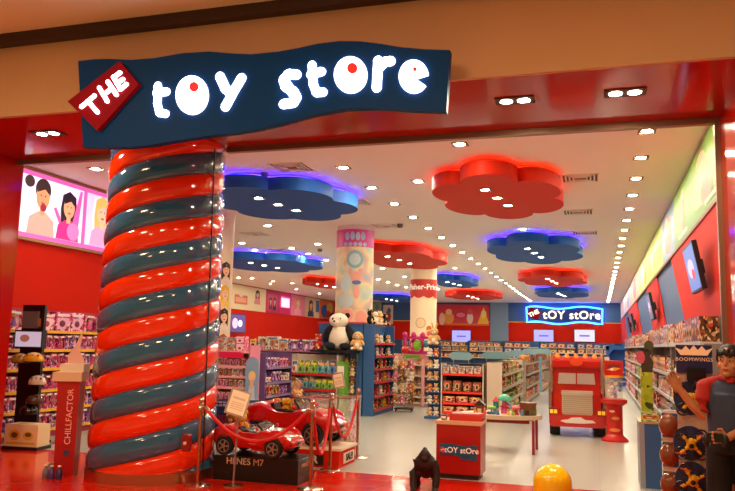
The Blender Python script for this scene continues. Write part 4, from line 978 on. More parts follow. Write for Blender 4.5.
# soft toys in the cars
def seat_toy(x, y, Y, s, c, e, lab, rz=.4, dz=0):
    p = at(x, y, Y=Y); plush((p.x, Y, p.z+dz), rz, s, c, e, lab)
seat_toy(240, 437, by+.28, .34, 'yellow', 'round', 'yellow bear soft toy sitting in the smaller car')
seat_toy(230, 434, by+.36, .26, 'brown', 'round', 'brown soft toy leaning behind the yellow bear in the smaller car')
seat_toy(286.5, 415, g0.y+.36, .26, 'yellow', 'floppy', 'yellow soft toy lying over the door of the bigger car', .9)
seat_toy(297, 410, g0.y+.42, .30, 'beige', 'round', 'beige bear soft toy sitting tall in the bigger car', .5)
seat_toy(277, 416, g0.y+.55, .28, 'orange', 'floppy', 'rust orange soft toy at the back of the bigger car', .2)
# blue wire cart behind the small car
p0 = at(206, 430, Y=10.0); p1 = at(253, 430, Y=10.0)
t = root('wire_cart', ((p0.x+p1.x)/2, 10.0, 0), 0, 'dark blue wire mesh cart behind the smaller ride-on car', 'basket')
w = (p1.x-p0.x)/2; zt = zy(215, 401, 10.0); WB = mat('wire_blue', '243868', .4)
m = MB()
for i in range(13): x = -w+2*w*i/12; m.box(x-.004, x+.004, -.004, .004, .2, zt)
for i in range(8): z = .2+(zt-.2)*i/7; m.box(-w, w, -.004, .004, z-.004, z+.004)
m.build('mesh_front', WB, t)
MB().box(-w, w, .03, .5, .15, zt-.08).build('liner', mat('cart_liner', '2a3a70', .7), t)
MB().box(-w*.5, w*.3, .012, .028, zt-.35, zt-.2).build('red_label', mat('cart_label', '9c2040', .5), t)
for i in range(5): MB().box(-w-.01, w+.01, .1+.09*i-.004, .1+.09*i+.004, zt-.01, zt).build('top_bar', WB, t)
for sx in (-1, 1):
    for yy in (.03, .47): MB().box(sx*(w-.02)-.012, sx*(w-.02)+.012, yy-.012, yy+.012, 0, .16).build('leg', WB, t)
# ------------------------------------------------------- stanchions and ropes
posts = [Vector((-4.26, 7.66, 0)), at(310, 489.5, Z=0), at(329.5, 471, Z=0), at(357, 458, Z=0)]
pn = ['beside the striped column', 'at the front corner by the black box', 'in front of the red box corner', 'standing on the white tiles past the cars']
proto = None
for i, p in enumerate(posts):
    if not proto:
        t = proto = root('stanchion', p, 0, None, 'rope post')
        MB().lathe([(.145, 0), (.145, .012), (.12, .022), (.03, .035)], 32).build('base', CHROME, t, True)
        MB().lathe([(.02, .03), (.02, .86)], 16).build('pole', mat('bronze_pole', 'c09068', .25, metal=1), t, True)
        b = MB(); b.lathe([(.028, .83), (.028, .9), (.018, .91)], 16); b.ball((0, 0, .94), .033, 0, 16, 10); b.build('finial', CHROME, t, True)
        MB().tube([(.036*math.cos(a), .036*math.sin(a), .86) for a in [k*PI/6 for k in range(12)]], .007, closed=True).build('rope_ring', CHROME, t, True)
    else: t = copy_tree(proto); t.location = p
    t['label'] = 'polished rope post with round base ' + pn[i]; t['group'] = 'rope posts round the cars'
ROPE = mat('red_velvet_rope', 'd0100c', .6)
def rope(a, b, sag, lab):
    a = Vector(a)+Vector((0, 0, .86)); b = Vector(b)+Vector((0, 0, .86)); d = (b-a).normalized()
    a = a+d*.045; b = b-d*.045
    pts = [a.lerp(b, i/20)-Vector((0, 0, sag*(1-(2*i/20-1)**2))) for i in range(21)]
    o = a.lerp(b, .5); o.z -= sag
    t = root('barrier_rope', o, 0, lab, 'rope', 'red barrier ropes')
    MB().tube([p-o for p in pts], .02, n=10).build('cord', ROPE, t, True)
    for q, r_ in ((pts[0], pts[1]), (pts[-1], pts[-2])): MB().tube([q-o, q.lerp(r_, .7)-o], .024, n=10).build('end_cap', CHROME, t)
rope(posts[0], posts[1], .36, 'long red velvet rope sagging across the smaller car')
rope(posts[1], posts[2], .56, 'short red velvet rope hanging in a deep loop by the red box')
rope(posts[2], posts[3], .50, 'red velvet rope looping past the nose of the bigger car')
# ------------------------------------------------------- sign holders
def holder(base, fx, fy, Y, w, h, roll, lab, zlow=0, yaw=.5, lean=-.35):
    p = at(fx, fy, Y=Y)
    t = root('sign_holder', (base.x, base.y, zlow), 0, lab, 'sign holder', 'small paper sign holders')
    if zlow == 0: MB().lathe([(.11, 0), (.11, .012), (.02, .03)], 24).build('base', CHROME, t, True)
    MB().tube([(0, 0, .0 if zlow else .02), (p.x-base.x, p.y-base.y+.03, p.z-zlow)], .011).build('pole', STEEL, t, True)
    f = MB().box(-w/2, w/2, -.008, .008, -h/2, h/2).build('frame', mat('sign_frame', 'a89880', .4), t)
    f.location = (p.x-base.x, p.y-base.y, p.z-zlow); f.rotation_euler = Euler((lean, roll, yaw), 'XYZ')
    MB().box(-w/2+.02, w/2-.02, -.012, -.008, -h/2+.02, h/2-.02).build('paper', mat('sign_paper', 'fff2d4', .5), f)
    m = MB(); m.box(-w*.3, w*.3, -.0135, -.012, h*.12, h*.2)
    for i in range(4): m.box(-w*.32, w*.32, -.0135, -.012, -h*.08*i-.01, -h*.08*i); 
    m.build('printed_lines', mat('faint_print', 'e0c8a4', .5), f)
holder(at(233, 486, Z=0), 238, 403, at(233, 486, Z=0).y, .235, .30, .30, 'cream paper sign tilted on a chrome pole in front of the smaller car')
b2 = at(298, 420, Y=10.25); b2.z = 0
holder(b2, 296.5, 388.5, 10.25, .17, .24, .45, 'narrow angled paper sign rising behind the bigger car', yaw=-.6, lean=-.1)
b3 = at(337, 405, Y=10.6); b3.z = 0
holder(b3, 338.5, 380.5, 10.6, .17, .23, -.25, 'white paper sign in front of the green and white end post', yaw=.2, lean=-.3)
# clear acrylic bin with chrome corners beside the bigger car
q = at(326, 440, Y=10.7)
t = root('acrylic_bin', (at(324, 430, Y=10.9).x, 10.9, 0), 0, 'clear acrylic bin of small wares behind the bigger car', 'bin')
zt = zy(324, 398, 10.9)
for a in ((-.42, .42, 0, .02), (-.42, .42, .48, .5), (-.42, -.4, .02, .48), (.4, .42, .02, .48)): MB().box(*a, .05, zt).build('clear_panel', GLASS, t)
MB().box(-.4, .4, .02, .48, 0, .1).build('base', STEEL, t); m = MB()
for a in ((-.43, .43, -.01, .02), (-.43, .43, .48, .51)): m.box(*a, zt, zt+.02)
m.build('top_rim', CHROME, t)
for i in range(14):
    c = ['white', 'red', 'orange', 'pink', 'green'][i % 5]
    o = bpy.data.objects.new('toy_carton', product('toy_carton', c)); C.objects.link(o); o.scale = (.13, .13, .2+.1*(i//7))
    o.location = (t.location.x-.33+.11*(i % 7), 10.9+.12+.2*(i//7), .102); tag(o, f'{c} toy carton inside the clear acrylic bin, {nth(i % 7+1)} from column end, {["front", "back"][i//7]} row', 'toy box', 'cartons in the acrylic bin')

# ------------------------------------------------------------ red shop counter
d0 = at(436, 478, Z=0); dw = (xy(483, 450, d0.y)-d0.x)*.95; DZ = zy(440, 424, d0.y)
t = root('red_counter', (d0.x+dw/2, d0.y, 0), 0, 'small red counter with pale top and shop name plaque at the floor edge', 'counter')
MB().box(-dw/2, dw/2, 0, .42, .06, DZ).build('cabinet_body', mat('counter_red', 'a8140c', .3, coat=.3), t)
MB().box(-dw/2+.03, dw/2-.03, .04, .38, 0, .06).build('kick_base', mat('kick_dark', '3c0c0a', .5), t)
MB().box(-dw/2-.012, dw/2+.012, -.015, .43, DZ, DZ+.045, 0, .006).build('counter_top', mat('pale_wood', 'e0b890', .4), t)
pw, ph_ = dw*.84, .13; pzc = zy(460, 450.5, d0.y)
e2 = [((i/16-.5)*pw, ph_/2+.012*math.sin(i/16*7)) for i in range(17)] + [((.5-i/16)*pw, -ph_/2+.012*math.sin((1-i/16)*7)) for i in range(17)]
pq = MB().prism(e2, -.012, 0).build('name_plaque', mat('plaque_blue', '24587c', .4), t, loc=(0, 0, pzc))
text('lettering', 'tOY stOre', .094, mat('plaque_letters', 'f0dcc0', .5, emit=.15), pq, (.042, -.015, 0), fat=.001, extrude=.002)
q = MB().prism([(-.035, -.012), (.015, -.045), (.035, .01), (-.012, .04)], -.02, -.012).build('corner_badge', mat('badge_red', 'd04048', .4), pq, loc=(-pw*.42, 0, .0))
text('badge_lettering', 'THE', .028, mat('plaque_letters', 'f0dcc0', .5, emit=.15), q, (0, -.022, 0), (PI/2, -.55, 0), extrude=.001)
MB().prism([(-.1, -.015), (.1, -.025), (.105, .012), (-.1, .02)], -.012, 0).build('tag_strip', mat('plaque_blue', '24587c', .4), pq, loc=(pw*.28, 0, -ph_/2-.022))
ACR = mat('red_acrylic', 'e04038', .1, alpha=.75)
p = at(467, 420, Y=d0.y+.15)
t = root('acrylic_tray', (p.x, d0.y+.2, DZ+.046), 0, 'red translucent acrylic tray lying on the counter', 'tray')
tw = dw*.37; m = MB(); m.box(-tw, tw, -.15, .15, 0, .012); 
for a in ((-tw, tw, -.15, -.14), (-tw, tw, .14, .15), (-tw, -tw+.01, -.14, .14), (tw-.01, tw, -.14, .14)): m.box(*a, .012, .07)
m.build('tray_body', ACR, t); MB().box(-tw+.02, tw-.03, -.12, .1, .014, .085).build('red_cards', mat('red_cards', 'd86058', .4), t)
o = MB().box(-.035, .035, -.04, .04, 0, .06, 0, .01).build('tape_dispenser', mat('dispenser_dark', '50382c', .4), loc=(d0.x+.07, d0.y+.12, DZ+.046)); tag(o, 'small dark desk item on the counter beside the red tray', 'desk item')
MB().box(-.03, .03, -.045, -.04, .015, .045).build('white_face', WHITEP, o)

# ----------------------------------------------------------------- oval table
lg = at(533.5, 455, Z=0); TZ = zy(541, 417, lg.y)+.0
TX1 = xy(541.5, 415, lg.y+.12); TX0 = xy(462, 412, lg.y+.3); tcx = (TX0+TX1)/2; trx = (TX1-TX0)/2; tcy = lg.y+.32; try_ = .45
t = root('oval_table', (tcx, tcy, 0), 0, 'low oval play table with cream top and red legs beside the counter', 'table')
m = MB(); m.prism(circle(0, 0, trx, try_, 56), TZ-.06, TZ+.0, 0, 'z'); m.build('table_top', mat('table_cream', 'd8c4a4', .3), t, True)
m = MB()
for a in ((-trx*.72, trx*.72, -try_*.62, -try_*.58), (-trx*.72, trx*.72, try_*.58, try_*.62)): m.box(*a, TZ-.12, TZ-.06)
m.build('apron', mat('table_red', 'a01810', .4), t)
lx, ly = lg.x-tcx, lg.y-tcy
for sx in (-1, 1):
    for sy in (-1, 1): MB().box(sx*abs(lx)-.02, sx*abs(lx)+.02, sy*abs(ly)-.02, sy*abs(ly)+.02, 0, TZ-.06).build('leg', mat('table_red', 'a01810', .4), t)
def on_table(name, x, dy, parts, lab, cat='toy'):
    """parts: (part name, MB, material); stands at photo column x, dy behind the table's front leg line."""
    p = at(x, 414, Y=lg.y+dy)
    r_ = root(name, (p.x, lg.y+dy, TZ+.001), 0, lab, cat, 'toys on the oval table')
    for n, b, m_ in parts: b.build(n, m_, r_, True)
P_ = lambda n, c: mat('toy_'+n, c, .4)
on_table('toy_tree_stump', 528, .22, [('stump', MB().lathe([(.13, 0), (.125, .14), (.135, .17), (.135, .19)], 20), P_('brown', '7a4a2c')), ('green_band', MB().lathe([(.131, .03), (.131, .08)], 20, cap=False), P_('moss', '587838')), ('door', MB().box(-.03, .03, -.14, -.12, .0, .08), P_('dark', '402010'))], 'round brown tree stump playset at the table end')
on_table('toy_mushroom_house', 504.5, .3, [('stem', MB().lathe([(.06, 0), (.045, .12), (.03, .2)], 14), P_('pink', 'd8588c')), ('cap', MB().lathe([(.1, .2), (.105, .22), (.08, .27), (.02, .3)], 18), P_('mint', '58c8a0')), ('ledge', MB().lathe([(.08, .1), (.08, .115)], 14), P_('red', 'c83030'))], 'tall toy house with mint green cap in the table middle')
on_table('toy_flower', 516, .12, [('stem', MB().lathe([(.05, 0), (.02, .08)], 12), P_('red', 'c83030')), ('bloom', MB().ball((0, 0, .11), (.07, .06, .035), 0, 14, 8), P_('rose', 'f07888'))], 'rose pink toy flower in front of the stump playset')
on_table('toy_pond', 491.5, .1, [('pond', MB().lathe([(.07, 0), (.075, .03), (.06, .04)], 16), P_('blue', '4070b0')), ('leaf', MB().ball((0, 0, .1), (.07, .05, .03), 0, 14, 8), P_('lime', '98d060')), ('post', MB().lathe([(.012, .03), (.012, .09)], 8), P_('moss', '587838'))], 'toy pond with lime green leaf roof')
on_table('toy_barn', 480, .22, [('walls', MB().box(-.07, .07, -.06, .06, 0, .12), P_('barn', '80402c')), ('roof', MB().prism([(-.09, .12), (.09, .12), (0, .2)], -.07, .07), P_('dark', '402010')), ('door', MB().box(-.03, .03, -.065, -.06, 0, .07), P_('cream', 'e8d0a0'))], 'brown toy barn at the counter side of the table')
on_table('toy_slide', 510, .48, [('ladder', MB().box(-.08, -.06, -.03, .03, 0, .2), P_('yellow', 'e8b830')), ('chute', MB().prism([(-.08, .18), (.1, .0), (.1, .02), (-.07, .2)], -.03, .03), P_('blue', '4070b0'))], 'yellow and blue toy slide at the back of the table')
on_table('toy_tower', 496, .45, [('tower', MB().lathe([(.05, 0), (.045, .17)], 14), P_('teal', '3c98a0')), ('roof', MB().lathe([(.065, .17), (.005, .25)], 14), P_('red', 'c83030'))], 'teal toy tower with red cone roof')
for i, (x, c, n) in enumerate([(485, 'd84838', 'red'), (498, '4878c0', 'blue'), (508.5, 'e8c038', 'yellow'), (522, '5080c8', 'sky'), (475, 'e89040', 'orange'), (513, '80b848', 'green')]):
    on_table('toy_figure', x, .02 if i != 4 else .1, [('body', MB().lathe([(.028, 0), (.022, .05), (.012, .06)], 12), P_('f'+n, c)), ('head', MB().ball((0, 0, .075), .02, 0, 10, 8), SKIN)], f'tiny {n} peg figure on the table edge', 'toy figure')

# ------------------------------------------------------------- red ride truck
q = at(577.5, 437, Y=14.5)
TC = mat('truck_red', 'c01410', .18, coat=.8)
t = root('ride_truck', (q.x, 14.55, 0), .04, 'big red coin ride truck with silver grille standing in the aisle', 'ride')
b = MB(); b.box(-.42, .42, .0, .55, .2, .78, 0, .03); b.box(-.46, .46, .42, 1.6, .2, 1.26, 0, .05); b.build('cab', TC, t)
b = MB(); b.prism([(-.46, .18), (.46, .18), (.5, .24), (.5, .40), (-.5, .40), (-.5, .24)], -.12, .1); b.build('bumper', TC, t)
MB().prism([(-.30, .28), (-.27, .30), (-.16, .315), (-.1, .35), (.06, .36), (.14, .315), (.27, .31), (.32, .27), (.1, .25), (-.2, .25)], -.128, -.12).build('emblem', mat('emblem_silver', 'e8dcd0', .35), t)
b = MB(); b.box(-.27, .27, -.06, .02, .40, .78, 0, .02); gr = b.build('grille', mat('grille_silver', 'e4d6c0', .32, metal=.7), t)
m = MB()
for i in range(9): m.box(-.25, .25, -.066, -.06, .425+.036*i, .433+.036*i)
m.build('grille_bars', mat('grille_dark', 'b8a88e', .3, metal=.9), gr)
MB().box(-.28, .28, -.08, -.0, .75, .83, 0, .01).build('grille_top', mat('grille_silver', 'e4d6c0', .32, metal=.7), gr)
# windscreen and roof
MB().prism([(-.34, .93), (.34, .93), (.32, 1.13), (-.32, 1.13)], .39, .43).build('windscreen', mat('truck_glass', 'b8aca0', .15), t)
MB().box(-.012, .012, .375, .42, .93, 1.13).build('windscreen_bar', TC, t)
MB().prism([(.34, 1.24), (.34, 1.36), (.5, 1.44), (1.5, 1.44), (1.5, 1.24)], -.46, .46, 0, 'x').build('roof', TC, t)
for i in range(5): MB().lathe([(.045, 1.40), (.04, 1.46), (.02, 1.50)], 12, 0, (-.34+.17*i, .5, 0)).build('marker_light', mat('amber_light', 'f07818', .2, emit=.5), t, True)
MB().prism(circle(0, 1.34, .12, .07, 20), .30, .345).build('roof_badge', mat('badge_orange', 'e04818', .3), t)
for s in (-1, 1):
    b = MB(); b.lathe([(.045, .45), (.045, 1.42), (.03, 1.50)], 16, 0, (s*.47, .36, 0)); b.build('exhaust_stack', CHROME, t, True)
    b = MB(); b.box(-.06, .06, -.02, .02, -.1, .1, 0, .02); mr = b.build('mirror', STEEL, t, loc=(s*.54, .22, 1.06))
    MB().tube([(0, .02, 0), (-s*.1, .16, 0)], .012).build('mirror_arm', STEEL, mr)
    lm = MB().box(s*.42-.075, s*.42+.075, -.135, -.115, .40, .50).build('light_cluster', mat('cluster_dark', '30180c', .4), t)
    for k in (-1, 1): MB().box(s*.42+k*.035-.028, s*.42+k*.035+.028, -.142, -.135, .415, .485).build('lamp', mat('lamp_yellow', 'f0c040', .3, emit=.3), lm)
    MB().box(s*.42-.08, s*.42+.08, -.11, .0, .38, .52).build('fender', TC, t)
    for yy in (.22, 1.2):
        w = MB().lathe([(.1, -.09), (.2, -.09), (.21, -.07), (.21, .07), (.2, .09), (.1, .09)], 24, 0, (0, 0, 0), 'x').build('wheel', TYRE, t, True, loc=(s*.40, yy, .21)); MB().lathe([(.09, -.095), (.09, .095)], 14, axis='x').build('hub', STEEL, w)
# capsule machine
q = at(615, 441, Z=0)
t = root('capsule_machine', q, 0, 'red capsule vending machine with clear globe beside the ride truck', 'vending machine')
RP = mat('machine_red', 'c8180c', .25, coat=.4)
MB().lathe([(.23, 0), (.23, .03), (.16, .09), (.14, .12)], 28).build('base', RP, t, True)
body = MB().lathe([(.14, .12), (.14, .60)], 28).build('drum', RP, t, True)
m = MB(); mts = [ink('a01010'), ink('f08030'), ink('e8c090')]
for k, (a, b, rx, ry, c) in enumerate([(0, .40, .1, .07, 0), (.02, .40, .07, .03, 1), (0, .2, .1, .03, 1), (-.04, .52, .05, .02, 2)]): curved(m, circle(a, b, rx, ry, 16), .142+.002*k, c, 0, math.atan2(-q.y, -q.x))
m.build('printed_wrap', mts, body)
MB().lathe([(.14, .60), (.22, .66), (.225, .72), (.18, .74)], 28).build('bowl', RP, t, True)
MB().lathe([(.15, .74), (.15, 1.12)], 28).build('clear_globe', mat('globe_plastic', 'f0e8e0', .05, alpha=.25), t, True)
for i in range(12):
    a = i*2.4; rr_2 = .09*((i % 3)/2+.25)
    MB().ball((rr_2*math.cos(a), rr_2*math.sin(a), .78+.022*i), .035, 0, 10, 8).build('capsule', [RP, WHITEP, mat('capsule_blue', '3058a0', .3)][i % 3], t, True)
MB().lathe([(.16, 1.10), (.16, 1.14)], 28).build('yellow_ring', YEL, t, True)
hd_ = MB().box(-.155, .155, -.12, .12, 1.14, 1.40, 0, .01).build('header_box', RP, t)
m = MB(); mts = []; picture(m, .3, .24, [('e', .5, .6, .4, .2, '801010'), ('p', [(.1, .35), (.5, .55), (.9, .5), (.6, .3)], 'f0a030'), ('e', .4, .4, .1, .1, 'f8e0c0')], mts); m.build('header_print', mts, hd_, loc=(0, -.122, 1.15))
# scalloped height board
q = at(601.5, 437, Z=0)
m = MB(); pts = []; hh = zy(601.5, 357, q.y); n = 16
for i in range(n+1): z = hh*i/n; pts.append((.05+.02*(i % 2), z))
pts = pts + [(-x, z) for x, z in reversed(pts)]
t = root('height_board', (.155, 15.0, 0), 0, 'narrow cream scalloped board standing between truck and capsule machine', 'board')
m.prism(pts, 0, .03).build('board', CREAM, t); MB().box(-.06, .06, .03, .2, 0, .02).build('foot', CREAM, t)
# -------------------------------------------------------------- fused figures
def fused(name, mb, m, parent, voxel, smooth=4):
    o = mb.build(name, m, parent, True)
    rm = o.modifiers.new('Remesh', 'REMESH'); rm.mode = 'VOXEL'; rm.voxel_size = voxel; rm.use_smooth_shade = True
    sm = o.modifiers.new('Smooth', 'SMOOTH'); sm.factor = .5; sm.iterations = smooth
    return o
# gorilla statue
g = at(425, 489.5, Z=0)
t = root('gorilla_statue', (g.x, g.y, 0), .15, 'small dark gorilla statue on all fours on the red floor beside the counter', 'statue')
b = MB(); k = .455
b.ball((0, .16*k, .52*k), (.25*k, .36*k, .25*k), 0, 16, 12); b.ball((0, -.08*k, .64*k), (.27*k, .22*k, .24*k), 0, 16, 12)
b.ball((0, .38*k, .42*k), (.22*k, .22*k, .22*k), 0, 16, 12)
b.ball((0, -.2*k, .84*k), (.135*k, .15*k, .16*k), 0); b.ball((0, -.16*k, .95*k), (.07*k, .11*k, .09*k), 0); b.ball((0, -.31*k, .78*k), (.085*k, .07*k, .07*k), 0); b.ball((0, -.31*k, .87*k), (.1*k, .03*k, .022*k), 0)
for s in (-1, 1):
    b.ball((.135*s*k, -.17*k, .85*k), (.025*k, .03*k, .04*k), 0, 8, 6)
    b.tube([(.2*s*k, -.08*k, .7*k), (.29*s*k, -.12*k, .42*k), (.27*s*k, -.2*k, .1*k), (.26*s*k, -.24*k, .04*k)], [.125*k, .1*k, .085*k, .08*k], n=12)
    b.ball((.26*s*k, -.26*k, .045*k), (.085*k, .09*k, .045*k), 0)
    for j in range(4): b.tube([((.20+.04*j)*s*k, -.3*k, .06*k), ((.20+.04*j)*s*k, -.36*k, .025*k)], .02*k, n=6)
    b.tube([(.15*s*k, .42*k, .38*k), (.24*s*k, .3*k, .24*k), (.2*s*k, .45*k, .07*k)], [.14*k, .11*k, .075*k], n=12); b.ball((.21*s*k, .38*k, .04*k), (.07*k, .14*k, .04*k), 0)
bd = fused('body', b, mat('gorilla_fur', '1c100c', .6, noise=.3, nscale=30), t, .007, 3)
for s in (-1, 1): MB().ball((.045*s*k, -.325*k, .85*k), .012*k, 0, 8, 6).build('eye', mat('gorilla_eye', '6a3010', .2), t)
# plain yellow domed figure bin
g = at(552.5, 475, Y=7.15)
t = root('yellow_dome_bin', (g.x, 7.15, 0), .1, 'glossy yellow dome topped floor bin at the bottom edge of the entrance', 'bin')
YG_ = mat('yellow_gloss', 'fad210', .15, coat=.6); r_ = (xy(572, 485, 7.15)-xy(533, 485, 7.15))/2; zt = zy(552, 463.5, 7.15)
MB().lathe([(r_*.9, 0), (r_, .02), (r_, zt-r_)] + [(r_*math.cos(a), zt-r_+r_*math.sin(a)) for a in [PI/2*i/10 for i in range(1, 10)]] + [(.004, zt)], 40).build('shell', YG_, t, True)
MB().lathe([(r_*1.01, .0), (r_*1.03, .0), (r_*1.03, .06), (r_*1.01, .06)], 40).build('base_band', mat('dome_base', '3a5a90', .4), t, True)
MB().box(-.05, .05, -r_*1.02, -r_*.9, zt-r_-.16, zt-r_-.1).build('slot', BLACK, t)

# ------------------------------------------------- red display at the column's side
g = at(63, 477.5, Z=0)
t = root('cup_display', (g.x-.09, g.y+.15, 0), .42, 'tall red floor display with vertical white lettering beside the striped column', 'display stand')
CR = mat('chill_red', 'b41818', .35); h = 1.09; w0, w1 = .11, .125
b = MB(); b.add([(-w0, -.1, 0), (w0, -.1, 0), (w0, .14, 0), (-w0, .14, 0), (-w1, -.13, h), (w1, -.13, h), (w1, .16, h), (-w1, .16, h)], [(0, 1, 2, 3), (4, 5, 6, 7), (0, 1, 5, 4), (1, 2, 6, 5), (2, 3, 7, 6), (3, 0, 4, 7)])
bd = b.build('panel_body', CR, t)
text('lettering', 'CHILLFACTOR', .098, mat('chill_letters', 'f0a890', .5, emit=.1), bd, (.03, -.126, h*.625), (PI/2-.03, -PI/2, 0), extrude=.002)
MB().lathe([(.035, -.117), (.035, -.105)], 20, axis='y', c=(.02, 0, h*.245)).build('blue_dot', mat('dot_blue', '40406c', .4), bd)
m = MB()
for i in range(4): m.box(-w0-.05-.012*i, -w0-.01, -.08, .1, .12+.24*i, .12+.24*i+.02)
m.build('side_hook', STEEL, t)
MB().box(-.18, .15, -.17, .2, h, h+.105).build('tray_front', mat('tray_cream', 'e8c8a8', .4), t); MB().box(-.12, .15, -.1, .2, h+.105, h+.2).build('tray_back', mat('tray_white', 'ecdcc8', .4), t)
o = MB().prism([(-.09, 0), (.10, 0), (.1, .04), (.03, .16), (.06, .33), (.04, .36), (-.02, .2), (-.09, .1)], 0, .012).build('pink_card', mat('pale_pink_card', 'e8b0a0', .5), loc=(g.x-.06, g.y+.15, h+.202)); o.rotation_euler = (-.05, 0, .42); tag(o, 'torn looking pale pink card standing on the red display tray', 'card')
MB().box(-.05, .03, .012, .05, 0, .02).build('card_foot', mat('pale_pink_card', 'e8b0a0', .5), o)
for i, (dx, dy, c, n_) in enumerate([(-.10, -.22, '706878', 'grey'), (.0, -.25, '50386c', 'purple'), (.09, -.23, '40305c', 'violet'), (-.17, -.1, 'a08888', 'pale')]):
    o = MB().lathe([(.035, 0), (.04, .03), (.035, .09), (.018, .11), (.018, .135)], 14).build('slush_cup', mat('cup_'+n_, c, .3), smooth=True, loc=(g.x+dx-.06, g.y+dy+.12, 0)); tag(o, f'small {n_} cup on the floor at the foot of the red display', 'cup', 'cups at the display foot')
    MB().lathe([(.02, .135), (.02, .15)], 12).build('lid', WHITEP, o)

# ---------------------------------------------------------- helmet stand
p = at(19, 300, Y=9.3)
xs0 = xy(10, 400, 9.3); xs1 = xy(27, 400, 9.3); fz = .33
bx = at(21, 436, Y=9.05)
t = root('scooter_carton', (bx.x, 9.05, 0), .12, 'large cream carton with yellow pictures lying at the foot of the helmet stand', 'box')
bw = (xy(36, 436, 9.05)-xy(6, 436, 9.05))/2; bh = zy(20, 424.5, 9.05)
MB().box(-bw, bw, 0, .3, .045, bh).build('carton', mat('carton_cream', 'e8cfa0', .5), t); MB().box(-bw-.02, bw+.02, -.02, .32, 0, .045).build('black_skid', BLACK, t)
m = MB(); mts = []; picture(m, 2*bw, bh-.045, [('r', .06, .1, .94, .2, 'd8a820'), ('e', .3, .52, .17, .24, 'd8a820'), ('e', .3, .52, .1, .13, '5a4a3a'), ('e', .72, .5, .16, .2, 'e0b030'), ('e', .72, .55, .1, .1, '6a5038')], mts); m.build('carton_print', mts, t, loc=(0, -.001, .045))
HX = (xs0+xs1)/2
t = root('helmet_stand', (HX, 9.4, 0), .1, 'tall black display stand holding a small screen and helmets', 'display stand')
MB().box(-.17, .2, .06, .12, .05, 2.08).build('back_board', BLACK, t); MB().box(-.25, .25, -.0, .4, 0, .05).build('base', BLACK, t)
MB().box(-.14, .12, .02, .06, zy(18, 328, 9.35), zy(18, 311, 9.35)).build('header_grey', mat('header_grey', '706868', .5), t)
MB().box(-.14, .15, .045, .06, zy(18, 327, 9.35), zy(18, 318, 9.35)).build('header_print', print_mat('print_orange', PAL['orange']), t)
sc_ = MB().box(-.2, .27, -.05, .06, zy(20, 348, 9.35), zy(20, 330, 9.35), 0).build('screen_case', BLACK, t)
m = MB(); m.box(-.18, .25, -.055, -.05, zy(20, 346.5, 9.35), zy(20, 331.5, 9.35)); s_ = m.build('screen', mat('stand_screen', 'b8b0c8', .3, emit=.45), sc_)
m = MB(); zz = zy(17, 338, 9.35); m.prism(circle(-.02, zz, .08, .055, 14), -.058, -.055); m.build('screen_picture', mat('screen_picture', 'a06858', .4, emit=.3), sc_)
for i, (x, y, c, rx, n_, nm_) in enumerate([(34, 357, 'd8a018', .14, 'yellow', 'just below the screen'), (37.5, 380, 'c8b098', .12, 'cream', 'below the yellow one'), (35, 399, '4a2c1c', .12, 'dark brown', 'below the cream one'), (29, 409, '181210', .12, 'black', 'lowest of the column'), (21, 358, '9c7410', .13, 'dull gold', 'tucked behind the yellow one')]):
    q = at(x, y, Y=9.2 if i != 4 else 9.22); yy = q.y
    o = root('helmet', (q.x, yy, q.z-.06), .5, f'{n_} bowl shaped helmet on the black stand, {nm_}', 'helmet', 'helmets on the black stand')
    HM = mat('helmet_'+n_.replace(' ', '_'), c, .25, coat=.5)
    b = MB(); b.lathe([(rx, 0), (rx*1.02, .03)] + [(rx*math.cos(a), .03+.1*math.sin(a)) for a in [PI/2*j/6 for j in range(1, 6)]] + [(.003, .13)], 20); b.build('shell', HM, o, True)
    MB().lathe([(rx*.8, -.012), (rx*.98, -.012), (rx*.98, .0), (rx*.8, 0)], 20).build('liner', BLACK, o, True)
    m = MB()
    for s in (-1, 0, 1): m.ball((s*rx*.5, -rx*.55, .085), (.012, .05, .02), 0, 8, 6)
    m.build('vent', BLACK, o)
    MB().tube([(0, rx*.4, .0), (.02, .19, -.01)], .012).build('peg', BLACK, o)

# --------------------------------------------------- blue kiosk on the aisle side
k0 = at(641, 487, Y=9.6); kx0, kx1 = xy(640.5, 455, 9.6), xy(659, 455, 9.6)+.03
KZ = zy(650, 424, 9.6)
t = root('blue_kiosk', ((kx0+kx1)/2, 9.6, 0), 0, 'blue and grey box kiosk at the foot of the TV wall racks', 'display stand')
w = (kx1-kx0)/2
MB().box(-w, w, 0, .55, 0, KZ).build('kiosk_body', BLUEL, t); MB().box(-w-.006, -w+.05, -.01, .55, 0, KZ).build('grey_side', mat('kiosk_grey', '9098a0', .4), t); MB().box(-w-.01, w+.01, -.012, .56, KZ, KZ+.02).build('top', mat('kiosk_top', 'b89868', .4), t)
for i in range(3):
    o = bpy.data.objects.new('toy_carton', product('toy_carton', ['green', 'yellow', 'green'][i])); C.objects.link(o); o.scale = (w*1.6, .2, .035); o.location = ((kx0+kx1)/2, 9.62+.1, KZ+.021+.036*i); tag(o, f'flat {["green", "yellow", "green"][i]} toy carton lying on the blue kiosk, {["bottom", "middle", "top"][i]} of three', 'toy box', 'flat cartons on the kiosk')
kc = (kx0+kx1)/2
t = root('cardboard_standee', (kc-.01, 9.95, KZ+.021), 0, 'lime green standee with a dark plain figure on top, on the blue kiosk', 'standee')
lz = zy(648, 374, 9.95)-KZ; tz = zy(648, 342, 9.95)-KZ
MB().box(-.065, .07, 0, .03, 0, lz).build('lime_board', print_mat('print_lime', ['a8b828', 'b8c838', '98a820', '5a6018', '6a3818', '384020'], 14), t)
